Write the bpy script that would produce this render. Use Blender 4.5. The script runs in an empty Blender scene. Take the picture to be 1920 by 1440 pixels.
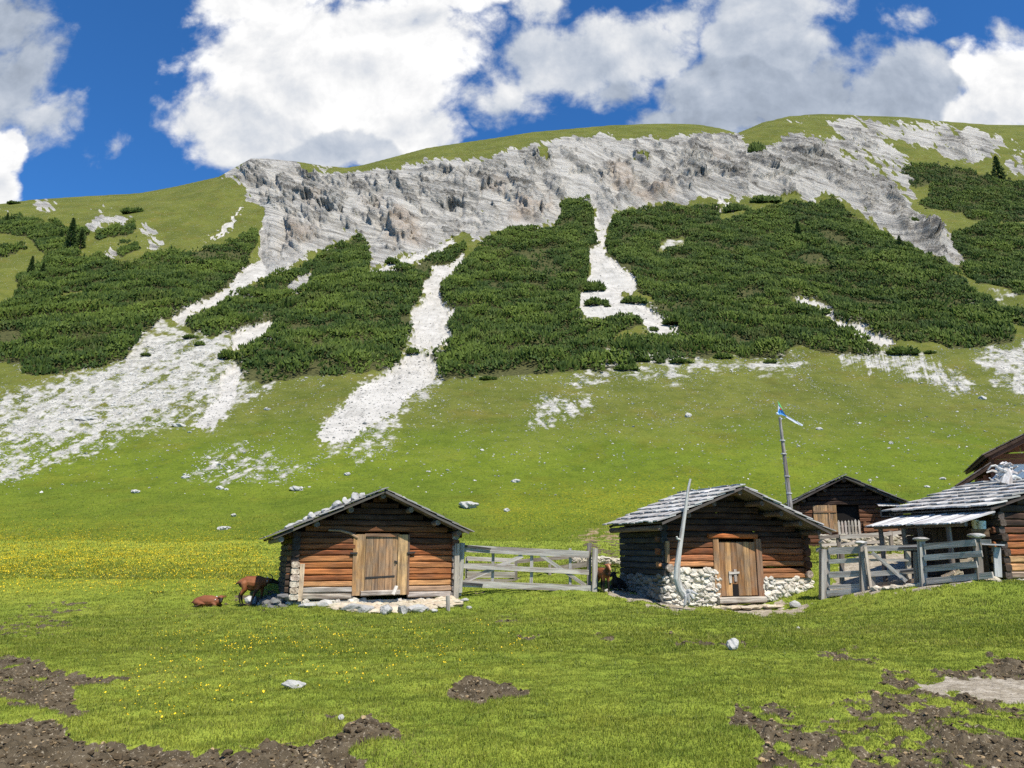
import bpy, bmesh, math, random
import numpy as np
from mathutils import Vector, Matrix

random.seed(11)
rng = np.random.default_rng(11)
sc = bpy.context.scene
COL = sc.collection

# ------------------------------------------------------------------ camera
PITCH = math.radians(12.3)
CP, SP = math.cos(PITCH), math.sin(PITCH)
F = 1440.0                      # focal length in photo pixels (1920 wide)
CZ = 1.6
cam_d = bpy.data.cameras.new('camera')
cam_d.sensor_width = 36.0
cam_d.lens = 27.0
cam_d.clip_start = 0.05
cam_d.clip_end = 5000.0
cam = bpy.data.objects.new('camera', cam_d)
COL.objects.link(cam)
cam.location = (0, 0, CZ)
cam.rotation_euler = (math.radians(90) + PITCH, 0, 0)
sc.camera = cam


def slope_of(y):
    """tangent of the elevation of image row y"""
    return np.tan(PITCH + np.arctan((720.0 - np.asarray(y, float)) / F))


def az_of(x, y):
    dy = (720.0 - np.asarray(y, float)) / F
    return ((np.asarray(x, float) - 960.0) / F) / (CP - dy * SP)


def P(px, py, Y):
    """world point on the sight line of photo pixel px, py at depth Y"""
    return Vector((float(az_of(px, py)) * Y, Y, CZ + float(slope_of(py)) * Y))


def to_px(X, Y, Z):
    t = np.tan(np.arctan2(Z - CZ, Y) - PITCH)
    return 960.0 + F * (X / Y) * (CP - t * SP), 720.0 - F * t


# ------------------------------------------------------------------ noise
def _hash(ix, iy, seed):
    h = (ix.astype(np.int64) * 374761393 + iy.astype(np.int64) * 668265263 + seed * 974711) & 0xFFFFFFFF
    h = ((h ^ (h >> 13)) * 1274126177) & 0xFFFFFFFF
    return (h ^ (h >> 16)) & 0xFFFFFFFF


def perlin(x, y, seed=0):
    x0 = np.floor(x); y0 = np.floor(y)
    fx = x - x0; fy = y - y0
    x0 = x0.astype(np.int64); y0 = y0.astype(np.int64)
    u = fx * fx * fx * (fx * (fx * 6 - 15) + 10)
    v = fy * fy * fy * (fy * (fy * 6 - 15) + 10)

    def g(ix, iy, dx, dy):
        a = _hash(ix, iy, seed) * (2 * math.pi / 4294967296.0)
        return np.cos(a) * dx + np.sin(a) * dy
    n00 = g(x0, y0, fx, fy); n10 = g(x0 + 1, y0, fx - 1, fy)
    n01 = g(x0, y0 + 1, fx, fy - 1); n11 = g(x0 + 1, y0 + 1, fx - 1, fy - 1)
    return ((n00 * (1 - u) + n10 * u) * (1 - v) + (n01 * (1 - u) + n11 * u) * v) * 1.5


def fbm(x, y, octv=4, seed=0, gain=0.5):
    s = np.zeros_like(x, dtype=float); a = 1.0; f = 1.0
    for o in range(octv):
        s += a * perlin(x * f + 17.3 * o, y * f - 9.1 * o, seed + o)
        a *= gain; f *= 2.03
    return s


def ridged(x, y, octv=4, seed=0, gain=0.5):
    s = np.zeros_like(x, dtype=float); a = 1.0; f = 1.0
    for o in range(octv):
        s += a * (1 - 2 * np.abs(perlin(x * f + 3.7 * o, y * f + 5.1 * o, seed + o)))
        a *= gain; f *= 2.07
    return s


def worley(x, y, seed=0, jit=0.9):
    """F1 distance and a random number per nearest cell, and the cell point"""
    x0 = np.floor(x).astype(np.int64); y0 = np.floor(y).astype(np.int64)
    best = np.full(x.shape, 9.0); idr = np.zeros(x.shape); bx = np.zeros(x.shape); by = np.zeros(x.shape)
    for i in (-1, 0, 1):
        for j in (-1, 0, 1):
            cx = x0 + i; cy = y0 + j
            h1 = _hash(cx, cy, seed) / 4294967296.0
            h2 = _hash(cx, cy, seed + 77) / 4294967296.0
            qx = cx + 0.5 + jit * (h1 - 0.5); qy = cy + 0.5 + jit * (h2 - 0.5)
            d = np.hypot(x - qx, y - qy)
            m = d < best
            best = np.where(m, d, best); idr = np.where(m, _hash(cx, cy, seed + 5) / 4294967296.0, idr)
            bx = np.where(m, qx, bx); by = np.where(m, qy, by)
    return best, idr, bx, by


def sstep(a, b, x):
    t = np.clip((x - a) / (b - a), 0, 1)
    return t * t * (3 - 2 * t)


# ------------------------------------------------------------------ objects
def tag(o, label=None, cat=None, group=None, kind=None):
    if label: o['label'] = label
    if cat: o['category'] = cat
    if group: o['group'] = group
    if kind: o['kind'] = kind
    return o


def thing(name, label, cat, loc=(0, 0, 0), rz=0.0, group=None):
    o = bpy.data.objects.new(name, None)
    COL.objects.link(o)
    o.empty_display_size = 0.3
    o.location = loc
    o.rotation_euler = (0, 0, rz)
    return tag(o, label, cat, group)


def copy_thing(root, label, loc=None, rz=None, scale=None):
    r = root.copy(); COL.objects.link(r)
    r['label'] = label
    if loc is not None: r.location = loc
    if rz is not None: r.rotation_euler = (0, 0, rz)
    if scale is not None: r.scale = scale
    for ch in list(root.children):
        c = ch.copy(); COL.objects.link(c); c.parent = r
        for g in list(ch.children):
            d = g.copy(); COL.objects.link(d); d.parent = c
    return r


def np_mesh(name, V, Fc, mat, parent=None, col=None, grain=None, smooth=False, n=None, link=True):
    """mesh from numpy arrays: V (n,3), Fc (m,k) all faces with k corners"""
    me = bpy.data.meshes.new(name)
    V = np.ascontiguousarray(V, dtype=np.float32); Fc = np.ascontiguousarray(Fc, dtype=np.int32)
    m, k = Fc.shape
    me.vertices.add(len(V)); me.vertices.foreach_set('co', V.ravel())
    me.loops.add(m * k); me.loops.foreach_set('vertex_index', Fc.ravel())
    me.polygons.add(m)
    me.polygons.foreach_set('loop_start', np.arange(0, m * k, k, dtype=np.int32))
    me.polygons.foreach_set('loop_total', np.full(m, k, dtype=np.int32))
    me.polygons.foreach_set('use_smooth', np.full(m, smooth, dtype=bool))
    for nm, arr in (col or {}).items():
        at = me.attributes.new(nm, 'FLOAT_COLOR', 'POINT')
        a4 = np.ones((len(V), 4), np.float32); a4[:, :arr.shape[1]] = arr
        at.data.foreach_set('color', a4.ravel())
    if grain is not None:
        at = me.attributes.new('grain', 'FLOAT_VECTOR', 'POINT')
        at.data.foreach_set('vector', np.ascontiguousarray(grain, dtype=np.float32).ravel())
    me.update(calc_edges=True)
    me.materials.append(mat)
    o = bpy.data.objects.new(name, me)
    if link: COL.objects.link(o)
    if parent is not None: o.parent = parent
    return o


class MB:
    """collects shapes into one mesh; every vertex has a tint colour and a grain coordinate (x runs along the timber)"""
    def __init__(s):
        s.V = []; s.F = []; s.C = []; s.G = []; s.n = 0

    def add(s, V, Fl, tint=(1, 1, 1), G=None):
        V = np.asarray(V, float)
        off = np.array([random.uniform(-50, 50) for _ in range(3)])
        s.V.append(V)
        s.G.append((V if G is None else np.asarray(G, float)) + off)
        c = np.asarray(tint, float)
        s.C.append(np.tile(c[:3], (len(V), 1)) if c.ndim == 1 else c)
        s.F += [tuple(i + s.n for i in f) for f in Fl]
        s.n += len(V)

    def box(s, c, ax, h, tint=(1, 1, 1), jit=0.0):
        """c centre, ax three unit axes, h half sizes; the longest axis is the grain"""
        c = np.array(c, float); A = [np.array(a, float) for a in ax]
        sg = np.array([(-1, -1, -1), (1, -1, -1), (1, 1, -1), (-1, 1, -1), (-1, -1, 1), (1, -1, 1), (1, 1, 1), (-1, 1, 1)], float)
        L = sg * np.array(h)
        if jit: L = L + np.random.default_rng(random.randrange(1 << 30)).uniform(-jit, jit, L.shape)
        V = c + L[:, :1] * A[0] + L[:, 1:2] * A[1] + L[:, 2:] * A[2]
        o = int(np.argmax(h)); G = L[:, [o, (o + 1) % 3, (o + 2) % 3]]
        s.add(V, [(0, 3, 2, 1), (4, 5, 6, 7), (0, 1, 5, 4), (1, 2, 6, 5), (2, 3, 7, 6), (3, 0, 4, 7)], tint, G)

    def abox(s, lo, hi, tint=(1, 1, 1), jit=0.0):
        lo = np.array(lo, float); hi = np.array(hi, float)
        s.box((lo + hi) / 2, np.eye(3), (hi - lo) / 2, tint, jit)

    def plank(s, a, b, w, t, tint=(1, 1, 1), up=(0, 0, 1), jit=0.004):
        """board from a to b (centre line), w its height along up, t its thickness"""
        a = np.array(a, float); b = np.array(b, float)
        d = b - a; L = np.linalg.norm(d); d /= L
        up = np.array(up, float); sd = np.cross(d, up); sd /= np.linalg.norm(sd); u = np.cross(sd, d)
        s.box((a + b) / 2, (d, sd, u), (L / 2, t / 2, w / 2), tint, jit)

    def log(s, a, b, hw, hh, tint=(1, 1, 1), seg=3, wob=0.01, chamf=0.38, cap=True, up=(0, 0, 1)):
        """hewn log: eight sided, hw half width, hh half height"""
        a = np.array(a, float); b = np.array(b, float)
        d = b - a; L = np.linalg.norm(d); d /= L
        up = np.array(up, float)
        if abs(np.dot(up, d)) > 0.95: up = np.array((0, 1.0, 0))
        sd = np.cross(d, up); sd /= np.linalg.norm(sd); u = np.cross(sd, d)
        c = chamf
        prof = [(1, -1 + c), (1, 1 - c), (1 - c, 1), (-1 + c, 1), (-1, 1 - c), (-1, -1 + c), (-1 + c, -1), (1 - c, -1)]
        V = []; G = []
        for k in range(seg + 1):
            f = k / seg; ox = random.uniform(-wob, wob); oz = random.uniform(-wob, wob) * 0.5; sc_ = 1 + random.uniform(-.06, .06)
            for (i, j) in prof:
                p = a + d * L * f + sd * (i * hw * sc_ + ox) + u * (j * hh + oz)
                V.append(p); G.append((L * f, i * hw, j * hh))
        Fl = []
        for k in range(seg):
            for i in range(8):
                j = (i + 1) % 8
                Fl.append((k * 8 + i, k * 8 + j, (k + 1) * 8 + j, (k + 1) * 8 + i))
        if cap:
            Fl.append(tuple(range(7, -1, -1))); Fl.append(tuple(seg * 8 + i for i in range(8)))
        s.add(V, Fl, tint, G)

    def tube(s, pts, radii, n=7, tint=(1, 1, 1), cap=True):
        pts = [np.array(p, float) for p in pts]
        V = []; G = []; run = 0.0; ref = np.array((0.31, 0.93, 0.2))
        for k, p in enumerate(pts):
            d = pts[min(k + 1, len(pts) - 1)] - pts[max(k - 1, 0)]; d = d / (np.linalg.norm(d) + 1e-9)
            sd = np.cross(d, ref); sd /= np.linalg.norm(sd); u = np.cross(sd, d)
            if k: run += np.linalg.norm(p - pts[k - 1])
            for i in range(n):
                an = 2 * math.pi * i / n
                q = sd * math.cos(an) + u * math.sin(an)
                V.append(p + q * radii[k]); G.append((run, radii[k] * math.cos(an), radii[k] * math.sin(an)))
        Fl = []
        for k in range(len(pts) - 1):
            for i in range(n):
                j = (i + 1) % n
                Fl.append((k * n + i, k * n + j, (k + 1) * n + j, (k + 1) * n + i))
        if cap:
            Fl.append(tuple(range(n - 1, -1, -1))); Fl.append(tuple((len(pts) - 1) * n + i for i in range(n)))
        s.add(V, Fl, tint, G)

    def rock(s, c, size, seed=None, tint=(1, 1, 1), rot=None, lvl=1, rough=0.25):
        V = rock_verts(size, seed if seed is not None else random.randrange(1 << 30), lvl, rough, rot) + np.array(c, float)
        s.add(V, ICO[lvl][1], tint, V)

    def build(s, name, mat, parent=None, smooth=False):
        me = bpy.data.meshes.new(name)
        V = np.concatenate(s.V); C = np.concatenate(s.C); G = np.concatenate(s.G)
        me.from_pydata(V.tolist(), [], s.F)
        at = me.attributes.new('tint', 'FLOAT_COLOR', 'POINT')
        a4 = np.ones((len(V), 4), np.float32); a4[:, :3] = C
        at.data.foreach_set('color', a4.ravel())
        at = me.attributes.new('grain', 'FLOAT_VECTOR', 'POINT')
        at.data.foreach_set('vector', G.astype(np.float32).ravel())
        if smooth: me.polygons.foreach_set('use_smooth', np.ones(len(me.polygons), bool))
        me.materials.append(mat)
        o = bpy.data.objects.new(name, me)
        COL.objects.link(o)
        if parent is not None: o.parent = parent
        return o


def _ico(lvl):
    bm = bmesh.new(); bmesh.ops.create_icosphere(bm, subdivisions=lvl, radius=1.0)
    bm.verts.ensure_lookup_table()
    V = np.array([v.co[:] for v in bm.verts]); Fl = [tuple(v.index for v in f.verts) for f in bm.faces]
    bm.free(); return V, Fl


ICO = {k: _ico(k) for k in (1, 2, 3, 4)}


def rock_verts(size, seed, lvl=2, rough=0.25, rot=None):
    """an angular stone: a ball cut by random planes, with bumps"""
    r = np.random.default_rng(seed)
    V = ICO[lvl][0].copy()
    for _ in range(9):
        n = r.normal(size=3); n /= np.linalg.norm(n); d = r.uniform(0.55, 0.92)
        k = V @ n - d
        V = V - np.outer(np.clip(k, 0, None) * 0.92, n)
    ph = r.uniform(0, 50, 3)
    nz = fbm(V[:, 0] * 1.7 + ph[0] + V[:, 2], V[:, 1] * 1.7 + ph[1] - V[:, 2] * .7, 3, int(ph[2]))
    V = V * (1 + rough * nz)[:, None]
    V = V * np.array(size)
    a = r.uniform(0, 6.28) if rot is None else rot
    R = np.array([[math.cos(a), -math.sin(a), 0], [math.sin(a), math.cos(a), 0], [0, 0, 1]])
    return V @ R.T


# ------------------------------------------------------------------ materials
class NT:
    """small helper round a node tree"""
    def __init__(s, nt): s.nt = nt; s.x = 0

    def node(s, typ, **kw):
        n = s.nt.nodes.new(typ); s.x += 30; n.location = (s.x, 0)
        for k, v in kw.items():
            if k in n.inputs.keys(): s.put(n.inputs[k], v)
            else: setattr(n, k, v)
        return n

    def put(s, sock, v):
        if hasattr(v, 'is_output'): s.nt.links.new(v, sock)
        elif isinstance(v, (tuple, list)) and sock.type == 'RGBA' and len(v) == 3: sock.default_value = (*v, 1)
        else: sock.default_value = v

    def math(s, op, a, b=None, c=None, clamp=False):
        n = s.node('ShaderNodeMath', operation=op); n.use_clamp = clamp
        s.put(n.inputs[0], a)
        if b is not None: s.put(n.inputs[1], b)
        if c is not None: s.put(n.inputs[2], c)
        return n.outputs[0]

    def vmath(s, op, a, b=None, scale=None):
        n = s.node('ShaderNodeVectorMath', operation=op)
        s.put(n.inputs[0], a)
        if b is not None: s.put(n.inputs[1], b)
        if scale is not None: s.put(n.inputs['Scale'], scale)
        return n.outputs['Vector'] if op not in ('DOT_PRODUCT', 'LENGTH', 'DISTANCE') else n.outputs['Value']

    def mix(s, f, a, b, mode='MIX'):
        n = s.node('ShaderNodeMix', data_type='RGBA', blend_type=mode)
        s.put(n.inputs[0], f); s.put(n.inputs[6], a); s.put(n.inputs[7], b)
        return n.outputs[2]

    def fmix(s, f, a, b):
        n = s.node('ShaderNodeMix', data_type='FLOAT')
        s.put(n.inputs[0], f); s.put(n.inputs[2], a); s.put(n.inputs[3], b)
        return n.outputs[0]

    def noise(s, vec, scale, detail=4, rough=0.55, dist=0.0, out='Fac'):
        n = s.node('ShaderNodeTexNoise')
        s.put(n.inputs['Vector'], vec)
        n.inputs['Scale'].default_value = scale; n.inputs['Detail'].default_value = detail
        n.inputs['Roughness'].default_value = rough; n.inputs['Distortion'].default_value = dist
        return n.outputs[out]

    def ss(s, a, b, x):
        n = s.node('ShaderNodeMapRange', interpolation_type='SMOOTHSTEP')
        s.put(n.inputs['Value'], x); s.put(n.inputs['From Min'], a); s.put(n.inputs['From Max'], b)
        return n.outputs['Result']

    def attr(s, name, out='Color'):
        n = s.node('ShaderNodeAttribute'); n.attribute_name = name
        return n.outputs[out]

    def mapping(s, vec, scale=(1, 1, 1), rot=(0, 0, 0), loc=(0, 0, 0)):
        n = s.node('ShaderNodeMapping')
        s.put(n.inputs['Vector'], vec)
        n.inputs['Scale'].default_value = scale; n.inputs['Rotation'].default_value = rot; n.inputs['Location'].default_value = loc
        return n.outputs[0]

    def bump(s, h, strength=0.5, dist=0.02, normal=None):
        n = s.node('ShaderNodeBump'); n.inputs['Strength'].default_value = strength; n.inputs['Distance'].default_value = dist
        s.put(n.inputs['Height'], h)
        if normal is not None: s.put(n.inputs['Normal'], normal)
        return n.outputs[0]


def new_mat(name):
    m = bpy.data.materials.new(name); m.use_nodes = True
    t = NT(m.node_tree); b = m.node_tree.nodes['Principled BSDF']
    b.inputs['Roughness'].default_value = 0.85
    b.inputs['Specular IOR Level'].default_value = 0.25
    return m, t, b


def wood_mat(name, base, var=0.5, grey=0.0, greycol=(.30, .29, .27), bump=0.6, gscale=1.0):
    m, t, b = new_mat(name)
    g = t.attr('grain', 'Vector')
    v1 = t.mapping(g, (1.3 * gscale, 16 * gscale, 16 * gscale))
    v2 = t.mapping(g, (0.6 * gscale, 6 * gscale, 6 * gscale))
    n1 = t.noise(v1, 1.0, 6, 0.65)
    n2 = t.noise(v2, 1.0, 4, 0.6, 0.6)
    k = t.math('MULTIPLY', t.ss(0.25, 0.75, n1), 1.0)
    f = t.math('ADD', t.math('MULTIPLY', k, var), 1 - 0.5 * var)
    tint = t.attr('tint')
    c = t.mix(1.0, (*base, 1), tint, 'MULTIPLY')
    c = t.mix(t.math('MULTIPLY', t.ss(0.47, 0.62, n2), 0.6), c, t.mix(1.0, c, (0.38, 0.30, 0.26, 1), 'MULTIPLY'))
    if grey > 0:
        c = t.mix(t.math('MULTIPLY', t.ss(0.35, 0.65, t.noise(g, 2.3, 3)), grey), c, (*greycol, 1))
    comb = t.node('ShaderNodeCombineColor'); 
    for i in range(3): t.put(comb.inputs[i], f)
    c = t.mix(1.0, c, comb.outputs[0], 'MULTIPLY')
    t.put(b.inputs['Base Color'], c)
    t.put(b.inputs['Normal'], t.bump(t.math('ADD', n1, t.math('MULTIPLY', n2, 0.8)), bump, 0.02))
    b.inputs['Roughness'].default_value = 0.8
    return m
# ================================================================== TERRAIN
# ---- depth of every image row on the open slope (a concave mountain side)
_ky = np.array([1034, 1000, 950, 900, 850, 800, 750, 700, 650, 600, 550, 500, 450, 400, 350, 300, 250, 210, 170.])
_kY = np.array([40, 47, 56, 65, 73, 82, 92, 104, 118, 134, 154, 178, 206, 236, 264, 292, 320, 344, 368.])
# ---- ridge line in the photo
RIDGE = np.array([(-900, 430), (-400, 400), (0, 382), (60, 374), (150, 368), (260, 362), (330, 349), (410, 331), (440, 314), (470, 297), (500, 297),
                  (560, 303), (610, 311), (650, 314), (680, 309), (730, 296), (800, 277), (860, 268), (930, 258), (1000, 247), (1080, 240), (1150, 234),
                  (1250, 231), (1310, 233), (1350, 240), (1382, 249), (1400, 242), (1430, 229), (1480, 217), (1540, 213), (1620, 216), (1700, 219),
                  (1770, 227), (1850, 233), (1920, 234), (2200, 240), (2800, 270)], float)
_ra = az_of(RIDGE[:, 0], RIDGE[:, 1])


def ridge_y(a):
    return np.interp(a, _ra, RIDGE[:, 1])


_yr_grid = np.linspace(205, 435, 93)
_Y_grid = np.linspace(38, 460, 845)
_tab = np.zeros((len(_yr_grid), len(_Y_grid)))
_Yend = np.zeros(len(_yr_grid))
for _i, _yr in enumerate(_yr_grid):
    yy = np.linspace(1034, _yr, 900)
    YY = np.interp(-yy, -_ky, _kY)
    YY = YY + 34.0 * np.clip((_yr + 55 - yy) / 55.0, 0, 1) ** 2.2      # the crest rounds off
    zz = slope_of(yy) * YY
    _Yend[_i] = YY[-1]
    col = np.interp(_Y_grid, YY, zz)
    over = _Y_grid > YY[-1]
    col[over] = zz[-1] - 0.32 * (_Y_grid[over] - YY[-1])
    _tab[_i] = col


def far_z(X, Y):
    a = X / np.maximum(Y, 1.0)
    yr = np.clip(ridge_y(a), 205.01, 434.9)
    fi = (yr - 205) / (230.0 / 92); i0 = np.clip(fi.astype(int), 0, 91); fi = fi - i0
    fj = np.clip((Y - 38) / 0.5, 0, 843.999); j0 = fj.astype(int); fj = fj - j0
    g = lambda i, j: _tab[i, j]
    z = (g(i0, j0) * (1 - fi) + g(i0 + 1, j0) * fi) * (1 - fj) + (g(i0, j0 + 1) * (1 - fi) + g(i0 + 1, j0 + 1) * fi) * fj
    return z + CZ - np.clip(Y - 460, 0, None) * 0.32


# ---- ground round the huts: thin plate through levels read off the photograph
_cp = [(-14, -12, 0), (0, -12, 0), (14, -12, 0), (-14, 0, 0), (14, 0, 0), (0, 0, 0), (-9, 6.3, .02), (0, 6.3, 0), (9, 6.3, 0), (-12, 10, 0), (0, 9.5, 0), (7, 9.5, .02),
       (-12, 15, -.08), (0, 14, 0), (8, 14, .08), (0, 19, .02), (-6, 18, -.08), (5, 19, .02), (20, 14, .4), (22, 7, .2), (-22, 15, -.1), (-26, 26, 0)]
for _px, _py, _Y in [(1860, 1112, 20.2), (1700, 1132, 20.8), (1600, 1136, 22.3), (1840, 1180, 15), (700, 1152, 22.4), (545, 1137, 23.1), (850, 1141, 23.8),
                     (470, 1137, 24.8), (380, 1137, 25), (0, 1130, 26), (0, 1080, 30.5), (450, 1100, 28), (300, 1060, 33.5), (1000, 1108, 25.5), (1130, 1104, 26),
                     (870, 1122, 25.0), (1245, 1137, 23.8), (1330, 1146, 23.6), (1480, 1146, 24.4), (1545, 1124, 24.8), (1165, 1104, 27), (1547, 1119, 24.8),
                     (1635, 1106, 23.6), (1725, 1100, 22.5), (1830, 1086, 21.2), (1900, 1094, 21.8), (1700, 1092, 24.6), (1060, 1080, 29)]:
    _p = P(_px, _py, _Y); _cp.append(tuple(_p))
_cp += [(-7.5, 29, .42), (-3, 30, .6), (14, 33, 1.75), (18, 34, 1.9), (11, 32, 1.55), (12, 28, 1.05), (20, 26, 1.3), (18, 21, .85), (24, 24, 1.4), (26, 31, 1.9), (7.5, 29, .6)]
for _a in np.arange(-1.1, 1.11, 0.22):
    for _Y in (44.0, 50.0, 57.0):
        _cp.append((_a * _Y, _Y, float(far_z(np.array([_a * _Y]), np.array([_Y]))[0])))
_cp = np.array(_cp)


def _tps(r2): return 0.5 * r2 * np.log(r2 + 1e-9)


_n = len(_cp)
_A = np.zeros((_n + 3, _n + 3))
_d2 = (_cp[:, None, 0] - _cp[None, :, 0]) ** 2 + (_cp[:, None, 1] - _cp[None, :, 1]) ** 2
_A[:_n, :_n] = _tps(_d2) + np.eye(_n) * 0.35
_A[:_n, _n] = 1; _A[:_n, _n + 1:] = _cp[:, :2]; _A[_n:, :_n] = _A[:_n, _n:].T
_w = np.linalg.solve(_A, np.concatenate([_cp[:, 2], np.zeros(3)]))


def near_z(X, Y):
    sh = X.shape; X = X.ravel(); Y = Y.ravel(); out = np.empty(len(X))
    for i in range(0, len(X), 100000):
        x = X[i:i + 100000]; y = Y[i:i + 100000]
        r2 = (x[:, None] - _cp[None, :, 0]) ** 2 + (y[:, None] - _cp[None, :, 1]) ** 2
        out[i:i + 100000] = _tps(r2) @ _w[:_n] + _w[_n] + _w[_n + 1] * x + _w[_n + 2] * y
    return out.reshape(sh)


def base_z(X, Y):
    X = np.asarray(X, float); Y = np.asarray(Y, float)
    z = far_z(X, Y)
    m = Y < 56
    w = sstep(40, 55, Y[m])
    z[m] = near_z(X[m], Y[m]) * (1 - w) + z[m] * w
    return z


# ---- ground cover, outlined in the photo and carried onto the slope where each sight line meets it
def raster(polys, blur=2):
    H, W = 720, 960
    out = np.zeros((H, W), np.float32)
    yc = np.arange(H) + 0.5; xc = np.arange(W) + 0.5
    for item in polys:
        val, pts = item if isinstance(item[0], (int, float)) else (1.0, item)
        p = np.array(pts, float) / 2
        ins = np.zeros((H, W), bool)
        y0 = int(max(0, p[:, 1].min() - 1)); y1 = int(min(H, p[:, 1].max() + 2))
        q = np.roll(p, -1, 0)
        for r in range(y0, y1):
            y = yc[r]
            c = (p[:, 1] <= y) != (q[:, 1] <= y)
            if not c.any(): continue
            xs = p[c, 0] + (y - p[c, 1]) / (q[c, 1] - p[c, 1]) * (q[c, 0] - p[c, 0])
            ins[r] = (np.searchsorted(np.sort(xs), xc) % 2) == 1
        if val < 0: out[ins] = 0
        else: out[ins] = np.maximum(out[ins], val)
    for _ in range(2):
        for ax in (0, 1):
            if blur > 0:
                k = 2 * blur + 1
                pd = [(0, 0), (0, 0)]; pd[ax] = (blur + 1, blur)
                c = np.cumsum(np.pad(out, pd, mode='edge'), axis=ax)
                out = (c[k:] - c[:-k]) / k if ax == 0 else (c[:, k:] - c[:, :-k]) / k
    return out


def sample(R, px, py):
    x = np.clip(px / 2 - 0.5, 0, 958.99); y = np.clip(py / 2 - 0.5, 0, 718.99)
    i = x.astype(int); j = y.astype(int); fx = x - i; fy = y - j
    return (R[j, i] * (1 - fx) + R[j, i + 1] * fx) * (1 - fy) + (R[j + 1, i] * (1 - fx) + R[j + 1, i + 1] * fx) * fy


PINE = {
    'west': [[(482, 432), (470, 428), (455, 440), (430, 452), (400, 460), (350, 470), (300, 478), (262, 485), (240, 500), (205, 487), (190, 470), (160, 480), (140, 470), (165, 450), (160, 425), (110, 418), (60, 410), (15, 404), (0, 405),
              (0, 440), (55, 445), (70, 470), (95, 480), (60, 500), (35, 520), (28, 560), (0, 580), (0, 685), (38, 685), (40, 705), (125, 700), (165, 688), (200, 678), (235, 668), (242, 655), (262, 640), (268, 628), (300, 606), (322, 597), (380, 562), (430, 527), (452, 500), (475, 487), (478, 480), (455, 476), (478, 460)],
             [(0, 470), (45, 462), (48, 468), (10, 485), (0, 485)],
             [(175, 432), (210, 424), (250, 422), (250, 436), (215, 448), (180, 450)],
             [(225, 455), (255, 448), (262, 460), (230, 478), (222, 470)],
             (-1, [(112, 545), (140, 538), (175, 545), (150, 560), (118, 562)])],
    'middle': [[(675, 433), (688, 455), (695, 490), (690, 512), (760, 500), (808, 502), (802, 528), (790, 545), (792, 556), (768, 585), (772, 610), (762, 640), (752, 660), (755, 680), (740, 695), (700, 694), (640, 700), (560, 703), (500, 716), (458, 713), (448, 700), (450, 688), (432, 672), (455, 658), (495, 628), (520, 598), (500, 600),
                (475, 610), (440, 628), (395, 633), (365, 626), (362, 612), (345, 610), (345, 598), (395, 574), (440, 545), (445, 532), (500, 512), (560, 486), (600, 466), (640, 446)],
               [(780, 492), (800, 480), (840, 462), (868, 458), (876, 472), (850, 490), (815, 502), (788, 500)],
               (-1, [(530, 530), (555, 515), (578, 492), (590, 495), (575, 520), (585, 535), (560, 542)])],
    'centre': [[(1105, 372), (1112, 395), (1118, 430), (1119, 455), (1106, 466), (1108, 485), (1103, 512), (1100, 530), (1092, 552), (1086, 575), (1088, 592), (1120, 600), (1160, 592), (1200, 588), (1207, 608), (1178, 618), (1152, 625), (1148, 650), (1140, 664), (1185, 672), (1190, 688), (1130, 692), (1060, 690), (1010, 698), (900, 700), (828, 710), (820, 696), (830, 684), (790, 656), (800, 650), (835, 648), (850, 632), (838, 616), (838, 598), (852, 588), (830, 572), (820, 550), (818, 538), (850, 510), (870, 490), (892, 466), (915, 450), (950, 428), (990, 424), (1020, 428), (1038, 420), (1046, 400), (1060, 388), (1050, 375), (1058, 365), (1085, 368)],
               ],
    'east': [[(1135, 450), (1140, 430), (1152, 402), (1200, 384), (1290, 378), (1348, 384), (1352, 402), (1400, 398), (1470, 385), (1500, 372), (1560, 372), (1582, 388), (1640, 420), (1700, 458), (1765, 495), (1812, 535), (1850, 555), (1880, 580), (1905, 615), (1904, 636), (1870, 648), (1800, 655), (1770, 643), (1700, 635), (1640, 622), (1620, 605), (1566, 590), (1560, 572), (1530, 552), (1482, 556), (1485, 568), (1520, 575), (1560, 600), (1555, 612), (1600, 622), (1648, 655), (1640, 668), (1540, 662), (1505, 645), (1478, 650), (1476, 665), (1420, 666), (1350, 655), (1320, 668), (1180, 680), (1145, 668), (1150, 640), (1190, 620), (1245, 632), (1272, 606), (1225, 580), (1215, 560), (1240, 552), (1205, 540), (1165, 498), (1135, 475)],
             (-1, [(1232, 458), (1240, 448), (1275, 438), (1290, 445), (1288, 458), (1240, 468)]),
             (-1, [(1435, 492), (1448, 487), (1450, 492)]), (-1, [(1528, 494), (1542, 492), (1545, 500), (1530, 502)]), (-1, [(1583, 510), (1612, 516), (1610, 520), (1585, 515)]),
             (-1, [(1480, 555), (1530, 553), (1552, 568), (1546, 574), (1520, 562), (1485, 564)])],
    'far east': [[(1690, 312), (1720, 305), (1760, 305), (1820, 312), (1850, 322), (1925, 330), (1925, 415), (1880, 412), (1840, 415), (1800, 395), (1760, 390), (1712, 388), (1740, 368), (1752, 350), (1710, 345), (1692, 328)],
                 [(1790, 430), (1840, 422), (1925, 425), (1925, 560), (1905, 560), (1895, 545), (1850, 540), (1820, 530), (1800, 500), (1810, 480), (1790, 455)],
                 [(1800, 575), (1850, 572), (1925, 582), (1925, 610), (1880, 608), (1850, 590)]],
}
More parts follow.
